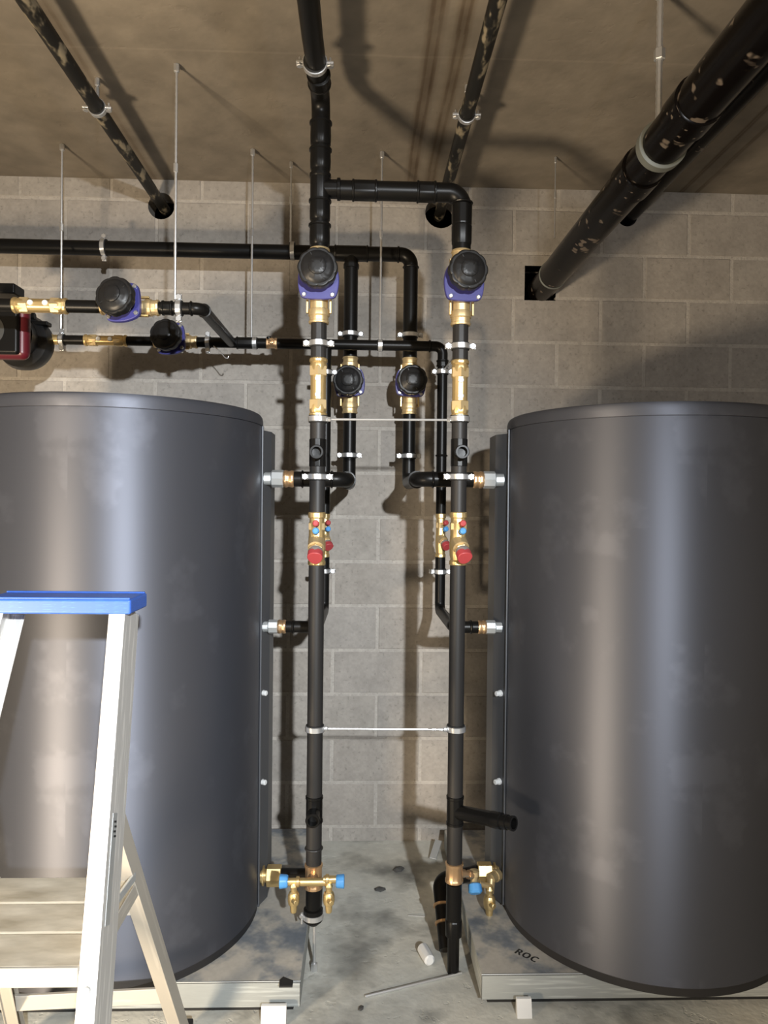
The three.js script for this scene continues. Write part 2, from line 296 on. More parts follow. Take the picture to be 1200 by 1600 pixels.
// ------------------------------------------------------------------ plinths and tanks
const PADH = 0.113, TR = 0.537;
function plinth(label, x0, x1, z0, z1) {
  const t = thing('tank_plinth', label, 'plinth', V((x0 + x1) / 2, 0, -(z0 + z1) / 2)), cx = (x0 + x1) / 2, cz = -(z0 + z1) / 2;
  part('footing', box(V(cx, 0.013, cz), x1 - x0 - 0.05, 0.026, z1 - z0 - 0.05, 0), M.dark, t);
  const topG = new THREE.BoxGeometry(x1 - x0 - 0.004, 0.004, z1 - z0 - 0.004); topG.translate(cx, PADH - 0.002, cz); const p = topG.attributes.position; for (let i = 0; i < p.count; i++) topG.attributes.uv.setXY(i, p.getX(i), p.getZ(i));
  part('top_sheet', topG, M.pad, t);
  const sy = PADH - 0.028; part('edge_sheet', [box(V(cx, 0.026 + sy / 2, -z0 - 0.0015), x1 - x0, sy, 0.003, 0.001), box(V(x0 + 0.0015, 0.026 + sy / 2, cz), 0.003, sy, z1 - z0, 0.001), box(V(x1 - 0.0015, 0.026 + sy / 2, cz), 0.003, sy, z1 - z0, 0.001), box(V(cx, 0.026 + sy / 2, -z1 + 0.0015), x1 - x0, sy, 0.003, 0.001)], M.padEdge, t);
  part('edge_lip', [box(V(cx, PADH - 0.003, -z0 - 0.0025), x1 - x0, 0.006, 0.005, 0.001)], M.galv, t);
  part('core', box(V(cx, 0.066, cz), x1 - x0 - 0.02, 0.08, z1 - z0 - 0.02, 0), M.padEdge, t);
  return t;
}
plinth('grey sheet-covered plinth under the left tank', -1.75, -0.185, 2.46, 3.62);
const padRight = plinth('grey dusty sheet-covered plinth under the right tank', 0.43, 2.0, 2.485, 3.6);

const TANKS = { L: { x: -0.925, z: 2.89, s: 1 }, R: { x: 1.123, z: 2.89, s: -1 } };
const TB = PADH, TT = 0.348 + EYE;
function tank(k, label) {
  const { x, z, s } = TANKS[k], c = V(x, 0, -z), t = thing('water_tank', label, 'tank', V(x, TB, -z));
  const H = TT - TB;
  part('base_ring', lat(V(x, TB, -z), YA, [[0, TR - 0.004], [0.028, TR - 0.003], [0.028, TR - 0.02]], 96), M.tankBase, t);
  const bodyG = lat(V(x, TB, -z), YA, [[0.028, TR - 0.003], [0.031, TR], [H - 0.052, TR], [H - 0.049, TR - 0.002]], 128);
  const lidG = lat(V(x, TB, -z), YA, [[H - 0.0485, TR - 0.003], [H - 0.047, TR + 0.0008], [H - 0.026, TR + 0.0008], [H - 0.014, TR - 0.002], [H - 0.005, TR - 0.008], [H - 0.0012, TR - 0.016], [H, TR - 0.03]], 128);
  for (const g of [bodyG, lidG]) { const p = g.attributes.position; for (let i = 0; i < p.count; i++) { let a = Math.atan2(p.getX(i) - x, p.getZ(i) + z); if (a < -3.0 && i % 3 && false) a += 0; g.attributes.uv.setXY(i, g.attributes.uv.getX(i) * 2 * Math.PI * TR, p.getY(i)); } }
  part('casing', bodyG, M.tank, t); part('lid', lidG, M.tank, t);
  // connection strip on the side that faces the other tank: a shallow slanted channel with a front rib
  const e = x + s * TR, prof = s > 0 ? [[e - 0.03, 2.885], [e, 2.895], [e + 0.028, 2.97], [e + 0.028, 3.1], [e - 0.04, 3.1]] : [[e + 0.03, 2.885], [e, 2.895], [e - 0.042, 2.965], [e - 0.042, 3.1], [e + 0.04, 3.1]];
  const sh = new THREE.Shape(prof.map(([a, b]) => new THREE.Vector2(a, b))); const y0 = TB + 0.012, y1 = 0.285 + EYE;
  const sg = new THREE.ExtrudeGeometry(sh, { depth: y1 - y0, bevelEnabled: false }); sg.applyMatrix4(new THREE.Matrix4().set(1, 0, 0, 0, 0, 0, 1, y0, 0, -1, 0, 0, 0, 0, 0, 1)); sg.computeVertexNormals(); part('connection_strip', sg, M.tankStrip, t);
  part('strip_rib', box(V(e + s * 0.004, (y0 + y1) / 2 + 0.01, -2.892), 0.007, y1 - y0 + 0.01, 0.016, 0.002), M.tankStrip, t);
  return t;
}
const tankL = tank('L', 'tall dark grey cylindrical tank on the left, behind the stepladder');
const tankR = tank('R', 'tall dark grey cylindrical tank on the right, free of the ladder');
const NZ = 2.93;   // depth of the nozzles' axes
// union nut + nipple at each live nozzle; plugs in the unused ones
function nozzle(t, k, py, r, brassy) {
  const s = k === 'L' ? 1 : -1, px = k === 'L' ? 425 : 770, y = at(px, py, NZ).y, xe = k === 'L' ? -0.388 + 0.012 : 0.586 - 0.026, o = V(xe - s * 0.01, y, -NZ), d = V(s, 0, 0);
  if (brassy) { const n = part('nozzle', lat(o, d, [[0, r * 0.8], [0.012, r * 0.8], [0.012, r * 1.15], [0.018, r * 1.15], [0.018, r * 0.75], [0.03, r * 0.75]], 24), M.brass, t, 'brass tank outlet'); part('union_nut', hex(o, d, 0.028, 0.085, r * 1.25), M.brass, n); return o.clone().addScaledVector(d, 0.085); }
  const k2 = r < 0.03 ? 0.78 : 1, q = 1 / Math.sqrt(k2 < 1 ? 0.86 : 1), sc = (p) => p.map(([a, b]) => [a * k2, b * q]);
  const n = part('nozzle', lat(o, d, sc([[0, r * 0.8], [0.03, r * 0.8], [0.03, r * 0.72], [0.036, r * 0.72]]), 24), M.galv, t, 'galvanised tank outlet');
  part('union_nut', lat(o, d, sc([[0.032, r * 0.95], [0.036, r * 1.08], [0.078, r * 1.08], [0.082, r * 0.98]]), 8), M.galv, n);
  part('brass_adaptor', lat(o, d, sc([[0.08, r * 0.98], [0.086, r * 1.08], [0.094, r * 1.08], [0.098, r], [0.106, r], [0.11, r * 1.06], [0.118, r * 1.06], [0.122, r * 0.98]]), 24), M.bronze, n);
  return o.clone().addScaledVector(d, 0.12 * k2);
}
const nozUL = nozzle(tankL, 'L', 748, 0.032), nozUR = nozzle(tankR, 'R', 750, 0.032), nozML = nozzle(tankL, 'L', 979, 0.024), nozMR = nozzle(tankR, 'R', 980, 0.024), nozBL = nozzle(tankL, 'L', 1368, 0.033, true);
const nozBR = nozzle(tankR, 'R', 1362, 0.03, true);
for (const [k, t, s] of [['L', tankL, 1], ['R', tankR, -1]]) for (const py of [1082, 1220]) {
  const y = at(600, py, NZ).y, xe = k === 'L' ? -0.388 + 0.012 : 0.586 - 0.026;
  part('blanking_plug', lat(V(xe - s * 0.012, y, -NZ + 0.005), V(s, 0, 0.5), [[0, 0.013], [0.01, 0.013], [0.01, 0.0105], [0.026, 0.0105], [0.028, 0.008]], 12), M.white, t, 'white blanking plug');
}

// ------------------------------------------------------------------ pipework
const RZ = 2.67, BZ = 3.5, MZ = 3.39;                 // depths: risers, rear drops, middle-size return pipe
const XL = at(494, 950, RZ).x, XR = at(714.5, 950, RZ).x;
const yR = (py, right) => at(right ? 715 : 494, py, RZ).y;
const PL = (py) => V(XL, yR(py), -RZ), PR = (py) => V(XR, yR(py, true), -RZ);
const DN = V(0, -1, 0), FWD = V(0, 0, 1), RIGHT = V(1, 0, 0);
const sock = (c, dir, L, r) => lat(c.clone().addScaledVector(dir, -L / 2), dir, [[0, r + 0.002], [0.001, r + 0.005], [0.006, r + 0.0055], [0.009, r + 0.003], [L - 0.009, r + 0.003], [L - 0.006, r + 0.0055], [L - 0.001, r + 0.005], [L, r + 0.002]], 24);
const bead = (c, dir, r) => lat(c.clone().addScaledVector(dir, -0.005), dir, [[0, r], [0.002, r + 0.004], [0.005, r + 0.0055], [0.008, r + 0.004], [0.01, r]], 24);

function clamp(label, c, axis, side, r, group = 'pipe clamps', bolts = true) {
  const t = thing('pipe_clamp', label, 'pipe clamp', c, group);
  const z = V(0, 0, 0).crossVectors(side, axis).normalize(); if (z.z < 0) z.multiplyScalar(-1);
  part('rubber_lining', lat(c.clone().addScaledVector(axis, -0.014), axis, [[0, r], [0.001, r + 0.004], [0.027, r + 0.004], [0.028, r]], 28), M.rubber, t);
  part('band', lat(c.clone().addScaledVector(axis, -0.01), axis, [[0, r + 0.003], [0.001, r + 0.0075], [0.019, r + 0.0075], [0.02, r + 0.003]], 28), M.zinc, t);
  if (bolts) for (const s of [-1, 1]) {
    const p = c.clone().addScaledVector(side, s * (r + 0.016));
    part('lug', bar(c.clone().addScaledVector(side, s * (r + 0.001)), c.clone().addScaledVector(side, s * (r + 0.028)), 0.02, 0.009, axis), M.zinc, t);
    part('bolt', [hex(p.clone().addScaledVector(z, 0.004), z, 0, 0.009, 0.0125), cyl(p.clone().addScaledVector(z, -0.02), p, 0.004, 8)], M.zinc, t);
  }
  return t;
}
function rod(label, top, bottom, r = 0.0055, group = 'threaded hanger rods') {
  const t = thing('hanger_rod', label, 'rod', bottom, group), d = bottom.clone().sub(top).normalize(), L = top.distanceTo(bottom);
  const prof = []; const n = Math.floor(L / 0.012); for (let i = 0; i <= n; i++) prof.push([L * i / n, r * (i % 2 ? 1.0 : 0.86)]);
  part('thread', lat(top, d, prof, 8), M.zinc, t);
  part('ceiling_nut', hex(top, d, 0, 0.03, r * 2), M.zinc, t);
  part('coupling_nut', hex(top, d, L * 0.42, L * 0.42 + 0.035, r * 1.6), M.zinc, t);
  return t;
}
function gateValve(label, c, axis, face, la, lb, r, plateSpin = 0, offs = 0.0) {
  // axis: along the pipe (la / lb: reach of the body along and against it); face: where the handwheel looks
  const t = thing('gate_valve', label, 'valve', c, 'gate valves with black handwheels');
  const x = V(0, 0, 0).crossVectors(axis, face).normalize(), f = V(0, 0, 0).crossVectors(x, axis).normalize();
  const coll = (d, L) => lat(c, d, [[0.0, r + 0.012], [0.03, r + 0.012], [0.032, r + 0.002], [L - 0.052, r + 0.002], [L - 0.05, r + 0.006], [L - 0.044, r + 0.008], [L - 0.028, r + 0.008], [L - 0.024, r + 0.004], [L - 0.01, r + 0.004], [L - 0.007, r + 0.007], [L, r + 0.005]], 28);
  part('body', [coll(axis, la), coll(axis.clone().negate(), lb)], M.brassCast, t);
  for (const s of [-1, 1]) { const o = c.clone().addScaledVector(x, s * (r + 0.011)).addScaledVector(f, 0.01); part('tie_bar', bar(o.clone().addScaledVector(axis, la - 0.035), o.clone().addScaledVector(axis, -lb + 0.035), 0.007, 0.014, x, 0.001), M.brass, t); }
  // bonnet, blue flange plate, handwheel, all along the true face direction
  const px = V(0, 0, 0).crossVectors(axis, face).normalize(), py = V(0, 0, 0).crossVectors(face, px).normalize();
  part('bonnet', lat(c, face, [[0.0, r + 0.004], [0.05, r + 0.002], [0.052, 0.03], [0.085, 0.028]], 24), M.black, t);
  const w = 0.072, h = 0.064, sh = new THREE.Shape(); const pts = [[-w * 0.72, -h], [w * 0.72, -h], [w * 0.9, -h * 0.72], [w, 0.1 * h], [w * 0.86, h * 0.8], [w * 0.6, h], [-w * 0.6, h], [-w * 0.86, h * 0.8], [-w, 0.1 * h], [-w * 0.9, -h * 0.72]];
  sh.moveTo((pts[0][0] + pts[9][0]) / 2, (pts[0][1] + pts[9][1]) / 2); pts.forEach((p, i) => { const q = pts[(i + 1) % 10]; sh.quadraticCurveTo(p[0], p[1], (p[0] + q[0]) / 2, (p[1] + q[1]) / 2); });
  const pg = new THREE.ExtrudeGeometry(sh, { depth: 0.012, bevelEnabled: true, bevelThickness: 0.003, bevelSize: 0.003, bevelSegments: 2, curveSegments: 4 }); pg.rotateZ(plateSpin); pg.translate(0, 0, 0.038);
  const plate = part('flange_plate', place(pg, c, px, py, face), M.bluePlate, t, 'blue flange plate');
  for (const [bx, by] of [[-0.05, -0.052], [0.05, -0.052], [-0.05, 0.052], [0.05, 0.052]]) { const g = hex(V(0, 0, 0), V(0, 0, 1), 0, 0.009, 0.0085); const p = new THREE.Vector2(bx, by).rotateAround(new THREE.Vector2(), plateSpin); g.translate(p.x, p.y, 0.052); part('bolt', place(g, c, px, py, face), M.zinc, plate); }
  const ws = new THREE.Shape(); const N = 120, R0 = 0.0665; for (let i = 0; i < N; i++) { const a = i / N * 2 * Math.PI, q = R0 * (1 + 0.065 * Math.pow(Math.abs(Math.cos(a * 5)), 0.7)) - 0.0065; i ? ws.lineTo(q * Math.cos(a), q * Math.sin(a)) : ws.moveTo(q * Math.cos(a), q * Math.sin(a)); }
  const wg = new THREE.ExtrudeGeometry(ws, { depth: 0.02, bevelEnabled: true, bevelThickness: 0.008, bevelSize: 0.006, bevelSegments: 4 }); wg.translate(0, 0, 0.082 + 0.008);
  const C = c.clone().addScaledVector(axis, offs);
  const wh = part('handwheel', place(wg, C, px, py, face), M.wheel, t, 'black lobed handwheel');
  part('cap', lat(C.clone().addScaledVector(face, 0.116), face, [[0, 0.06], [0.004, 0.056], [0.009, 0.045], [0.0125, 0.031], [0.0165, 0.03], [0.018, 0.028], [0.019, 0.015]], 32), M.wheel, wh);
  const a = plateSpin + 0.45; [0.2, Math.PI + 0.2].forEach(q => { const d = px.clone().multiplyScalar(Math.cos(q + a + 1.4)).addScaledVector(py, Math.sin(q + a + 1.4)), o = C.clone().addScaledVector(face, 0.123); part('pointer', bar(o.clone().addScaledVector(d, 0.022), o.clone().addScaledVector(d, 0.054), 0.005, 0.006, face), M.wheel, wh); });
  return t;
}
function station(label, a, b, face, r) { // brass measuring station with two white test buttons
  const t = thing('brass_check_valve', label, 'valve', a, 'brass check valves with white buttons'), d = b.clone().sub(a), L = d.length(); d.normalize();
  part('body', lat(a, d, [[0, r + 0.001], [0.004, r + 0.004], [L * 0.06, r + 0.004], [L * 0.08, r], [L * 0.12, r + 0.003], [L * 0.3, r - 0.0005], [L * 0.7, r - 0.0005], [L * 0.88, r + 0.003], [L * 0.92, r], [L * 0.94, r + 0.004], [L - 0.004, r + 0.004], [L, r + 0.001]], 28), M.brass, t);
  for (const s of [0.13, 0.7]) part('hex_nut', hex(a, d, L * s, L * (s + 0.17), r * 1.2), M.brassCast, t);
  for (const s of [0.36, 0.63]) part('test_button', lat(a.clone().addScaledVector(d, L * s).addScaledVector(face, r * 0.8), face, [[0, 0.0105], [r * 0.3, 0.0105], [r * 0.3 + 0.003, 0.008]], 16), M.white, t, 'white test button');
  return t;
}
function balancing(label, a, b, r, turn) { // double regulating valve with red knob
  const t = thing('balancing_valve', label, 'valve', b, 'brass balancing valves with red knobs'), L = a.distanceTo(b), d = DN;
  const f = V(Math.sin(turn), 0, Math.cos(turn));
  part('body', lat(a, d, [[0, r * 1.0], [0.003, r * 1.12], [L * 0.1, r * 1.12], [L * 0.12, r * 0.95], [L * 0.18, r * 0.95], [L * 0.2, r * 1.02], [L * 0.45, r * 1.02], [L * 0.6, r * 1.12], [L * 0.8, r * 1.08], [L * 0.9, r * 0.96], [L * 0.93, r * 1.12], [L - 0.003, r * 1.12], [L, r]], 28), M.brass, t);
  part('hex_nut', hex(a, d, L * 0.2, L * 0.34, r * 1.15), M.brassCast, t);
  for (const [s, m, nm] of [[0.24, M.red, 'red'], [0.38, M.blueCap, 'blue']]) { const o = a.clone().addScaledVector(d, L * s).addScaledVector(f, r * 0.9), dd = f.clone().addScaledVector(YA, 0.25).normalize(); const q = part('test_point', cyl(o, o.clone().addScaledVector(dd, 0.022), 0.006, 12), M.brass, t); part('test_point_cap', lat(o.clone().addScaledVector(dd, 0.016), dd, [[0, 0.011], [0.003, 0.0125], [0.016, 0.0115], [0.019, 0.008]], 12), m, q, nm + ' test point cap'); }
  const o = a.clone().addScaledVector(d, L * 0.53), kd = f.clone().addScaledVector(YA, -0.78).normalize();
  part('drain_tail', cyl(a.clone().addScaledVector(d, L * 0.46).addScaledVector(f, r), a.clone().addScaledVector(d, L * 0.58).addScaledVector(f, r * 1.3), 0.005, 10), M.brass, t);
  part('bonnet', [lat(o, kd, [[0, r * 1.05], [r * 1.5, r * 1.05], [r * 1.55, r * 0.95]], 28), hex(o, kd, r * 1.5, r * 1.95, r * 0.92)], M.brassCast, t);
  part('collar', lat(o, kd, [[r * 1.9, r * 0.8], [r * 2.3, r * 0.95], [r * 2.9, r * 0.9]], 24), M.greyPlastic, t);
  const kn = new THREE.Shape(); for (let i = 0; i < 60; i++) { const q = i / 60 * 2 * Math.PI, rr = r * 0.84 * (1 + 0.05 * Math.cos(3 * q - Math.PI / 2)); i ? kn.lineTo(rr * Math.cos(q), rr * Math.sin(q)) : kn.moveTo(rr * Math.cos(q), rr * Math.sin(q)); }
  const kg = new THREE.ExtrudeGeometry(kn, { depth: r * 0.75, bevelEnabled: true, bevelThickness: 0.003, bevelSize: 0.003, bevelSegments: 3 });
  const kx = V(0, 0, 0).crossVectors(YA, kd).normalize(); part('knob', place(kg, o.clone().addScaledVector(kd, r * 2.6), kx, V(0, 0, 0).crossVectors(kd, kx), kd), M.red, t, 'red hand knob');
  return t;
}
// a branch socket that is open towards dir
function openPort(o, dir, r, L, t, name = 'open_port') {
  part(name, lat(o, dir, [[0, r], [L - 0.016, r], [L - 0.014, r + 0.004], [L - 0.002, r + 0.004], [L, r + 0.002], [L, r - 0.004], [L - 0.03, r - 0.0045], [L - 0.031, 0.0005]], 24, true), M.black, t);
}

// --- overhead supply and the left riser above its valve
const YT = 1.452 + EYE, XO = at(486, 20, 2.25).x;
{
  const t = thing('supply_pipe', 'thick black pipe from overhead turning down as the left riser', 'pipe', V(XL, yR(392), -RZ));
  const path = fillet([V(XO - 0.005, YT, 0.6), V(XO, YT, -2.3), V(XL, YT, -RZ), PL(392)], 0.06, 10);
  part('pipe', sweep(path, 0.0335, 28), M.black, t);
  part('joint_ring', sock(V(XL, YT, -RZ + 0.13), V(0, 0, 1), 0.06, 0.0355), M.black, t);
  for (const [a, b] of [[190, 228], [232, 266], [312, 345], [350, 384]]) part('sleeve', lat(PL(a), DN, [[0, 0.034], [0.003, 0.041], [0.009, 0.041], [0.012, 0.0365], [(yR(a) - yR(b)) * 0.6, 0.0375], [yR(a) - yR(b) - 0.004, 0.0365], [yR(a) - yR(b), 0.034]], 28), M.black, t);
  part('tee', [lat(PL(272), DN, [[0, 0.034], [0.002, 0.039], [0.012, 0.039], [0.016, 0.036], [0.1, 0.036], [0.104, 0.034]], 28), lat(PL(295), RIGHT, [[0, 0.033], [0.06, 0.033], [0.062, 0.039], [0.072, 0.039], [0.074, 0.034]], 28)], M.black, t);
  clamp('zinc clamp with a screw around the overhead supply pipe', V(XO, YT, -2.45), V(0, 0, 1), V(1, 0, 0), 0.034, undefined);
}
{
  const YC = PL(296).y, t = thing('cross_pipe', 'black horizontal pipe bridging the two risers below the ceiling', 'pipe', V((XL + XR) / 2, YC, -RZ));
  part('pipe', sweep(fillet([V(XL + 0.072, YC, -RZ), V(XR, YC, -RZ), PR(393)], 0.052, 12), 0.034, 28), M.black, t);
  part('socket', [sock(V(XL + 0.16, YC, -RZ), RIGHT, 0.09, 0.0335), sock(V(XR - 0.13, YC, -RZ), RIGHT, 0.07, 0.0335)], M.black, t);
  part('sleeve', [bead(PR(318), DN, 0.035), lat(PR(320), DN, [[0, 0.034], [0.004, 0.0375], [0.07, 0.0365], [0.075, 0.035], [0.08, 0.0372], [0.14, 0.036], [0.145, 0.034]], 28)], M.black, t);
}
// --- the two risers
const bothR = [['left', PL, XL, false], ['right', PR, XR, true]];
for (const [w, P, X, right] of bothR) {
  const d = right ? 3 : 0, o = right ? 'near the right tank' : 'near the left tank';
  gateValve(`large brass gate valve high on the ${w} riser, black wheel, bright blue plate`, P(445 + d), YA, V(right ? 0.1 : 0.0, 0.02, 1).normalize(), yR(389 + d, right) - yR(445 + d, right), yR(445 + d, right) - yR(506 + d, right), 0.0305, 0, 0.026);
  const s1 = thing('pipe_spool', `short black pipe below the ${w} riser's upper gate valve`, 'pipe', P(562 + d)); part('pipe', cyl(P(503 + d), P(564 + d), 0.0285, 28), M.riser, s1);
  clamp(`zinc clamp below the ${w} riser's upper gate valve`, P(537 + d * 1.5), YA, RIGHT, 0.0285);
  station(`upright brass check valve with two white buttons on the ${w} riser`, P(560 + d), P(652 + d * 0.6), FWD, 0.0285);
  const s2 = thing('riser_pipe', `black ${w} riser pipe with open branch between the brass valves`, 'pipe', P(802)); part('pipe', sweep([P(650), P(803)], 0.0285, 28), M.riser, s2);
  part('tee', [lat(P(686), DN, [[0, 0.0285], [0.001, 0.0305], [0.098, 0.0305], [0.1, 0.0285]], 28)], M.black, s2); openPort(P(708), V(right ? 0.03 : 0, 0, 1), 0.0215, 0.075, s2);
  clamp(`zinc clamp joining the upper tie rod to the ${w} riser`, P(655), YA, RIGHT, 0.0295, undefined, false);
  clamp(`zinc clamp on the ${w} riser in front of the upper tank connection`, P(745), YA, RIGHT, 0.0285);
  balancing(`larger brass balancing valve with red knob on the ${w} riser`, P(800), P(883), 0.0285, right ? 0.2 : -0.02);
  const s3 = thing('riser_pipe', `long black lower ${w} riser pipe ending at a bronze tee`, 'pipe', P(1350)); part('pipe', sweep([P(881), P(1352)], 0.0285, 28), M.riser, s3);
  clamp(`zinc clamp joining the lower tie rod to the ${w} riser`, P(1138), YA, RIGHT, 0.0285, undefined, false);
  if (!right) {
    part('tee', lat(P(1243), DN, [[0, 0.0285], [0.001, 0.032], [0.01, 0.032], [0.012, 0.03], [0.085, 0.03], [0.087, 0.032], [0.095, 0.032], [0.096, 0.0285]], 28), M.black, s3); openPort(P(1266), V(0, -0.05, 1).normalize(), 0.022, 0.085, s3);
    part('socket', bead(P(1325), DN, 0.0285), M.riser, s3);
  } else {
    part('tee', lat(P(1243), DN, [[0, 0.0285], [0.001, 0.032], [0.01, 0.032], [0.012, 0.03], [0.095, 0.03], [0.097, 0.032], [0.105, 0.032], [0.106, 0.0285]], 28), M.black, s3);
    const a = P(1268), b = at(803, 1287, 2.5), dd = b.clone().sub(a).normalize(), L = a.distanceTo(b);
    part('side_stub', lat(a, dd, [[0, 0.026], [L * 0.62, 0.0265], [L * 0.64, 0.0285], [L * 0.8, 0.0285], [L * 0.81, 0.024], [L * 0.86, 0.024], [L * 0.865, 0.026], [L * 0.9, 0.026], [L * 0.905, 0.0235], [L * 0.96, 0.0235], [L * 0.965, 0.0255], [L, 0.0255], [L, 0.019], [L - 0.03, 0.0185], [L - 0.031, 0.0005]], 24, true), M.black, s3, 'black angled branch with an open threaded end');
  }
}
for (const [py, w] of [[655.5, 'upper'], [1137, 'lower']]) { const a = PL(py), b = PR(py + 1.5); a.z += 0.012; b.z += 0.012; a.x += 0.034; b.x -= 0.034; const t = thing('tie_rod', `thin ${w} metal tie rod across the gap between both risers`, 'rod', a); part('thread', cyl(a, b, 0.0045, 10), M.zinc, t); part('nut', [hex(a, RIGHT, 0, 0.014, 0.009), hex(b, V(-1, 0, 0), 0, 0.014, 0.009)], M.zinc, t); }

// --- rear pair of drops fed by the pipe along the wall
const XA = at(547, 600, BZ).x, XB = at(640, 600, BZ).x, yB = (py) => at(590, py, BZ).y;
const DA = (py) => V(XA, yB(py), -BZ), DB = (py) => V(XB, yB(py), -BZ);
{
  const YH = at(590, 397, BZ).y, t = thing('header_pipe', 'black pipe along the back wall turning down above the rear right gate valve', 'pipe', V(XA, YH, -BZ));
  part('pipe', sweep(fillet([V(X0 + 0.02, YH, -BZ), V(XB, YH, -BZ), DB(562)], 0.05, 12), 0.034, 28), M.black, t);
  part('tee', [sock(V(XA, YH, -BZ), RIGHT, 0.16, 0.034), lat(V(XA, YH, -BZ), DN, [[0, 0.033], [0.05, 0.033], [0.052, 0.037], [0.07, 0.037], [0.072, 0.033]], 24)], M.black, t);
  part('socket', [bead(V(XB - 0.06, YH, -BZ), RIGHT, 0.034), bead(V(XB, YH - 0.06, -BZ), DN, 0.034)], M.black, t);
  const t2 = thing('drop_pipe', 'black pipe dropping from the wall header to the rear left gate valve', 'pipe', DA(562)); part('pipe', sweep([V(XA, YH - 0.071, -BZ), DA(562)], 0.0325, 28), M.black, t2);
  clamp('clip clamp on the wall header, far left of the hanger rods', at(163, 387, BZ), RIGHT, V(0, 1, 0), 0.035);
  clamp('clamp on the wall header beside the left riser', at(457, 392, BZ), RIGHT, V(0, 1, 0), 0.035, undefined, false);
}
for (const [P, w, s, noz, ex] of [[DA, 'left', -1, nozUL, 548], [DB, 'right', 1, nozUR, 650]]) {
  clamp(`zinc clamp above the rear ${w} gate valve`, P(523), YA, RIGHT, 0.033);
  gateValve(`smaller-looking rear ${w} gate valve between the two risers`, P(600), YA, V(s * 0.06 - 0.01, s < 0 ? -0.03 : 0.03, 1).normalize(), yB(559) - yB(600), yB(600) - yB(647), 0.0305, s < 0 ? 0.1 : -0.05, 0.002);
  const t = thing('connection_pipe', `black pipe from the rear ${w} gate valve to the ${w} tank's upper outlet`, 'pipe', P(735));
  const YN = noz.y, e = V(P(700).x, YN, -NZ);
  part('pipe', sweep(fillet([P(645), V(P(700).x, YN, -BZ), e, V(noz.x, YN, -NZ)], 0.05, 10), 0.0305, 28), M.black, t);
  part('elbow_ring', [lat(V(e.x, YN, -NZ - 0.06), V(0, 0, -1), [[0, 0.0305], [0.001, 0.036], [0.012, 0.036], [0.014, 0.0305]], 28)], M.black, t, 'rim of the elbow socket');
  part('socket', [bead(V(e.x - (s > 0 ? -0.06 : 0.06), YN, -NZ), RIGHT, 0.0305), bead(V(noz.x + (s > 0 ? -0.035 : 0.035), YN, -NZ), RIGHT, 0.0305)], M.black, t);
  clamp(`zinc clamp below the rear ${w} gate valve`, P(712), YA, RIGHT, 0.031);
}
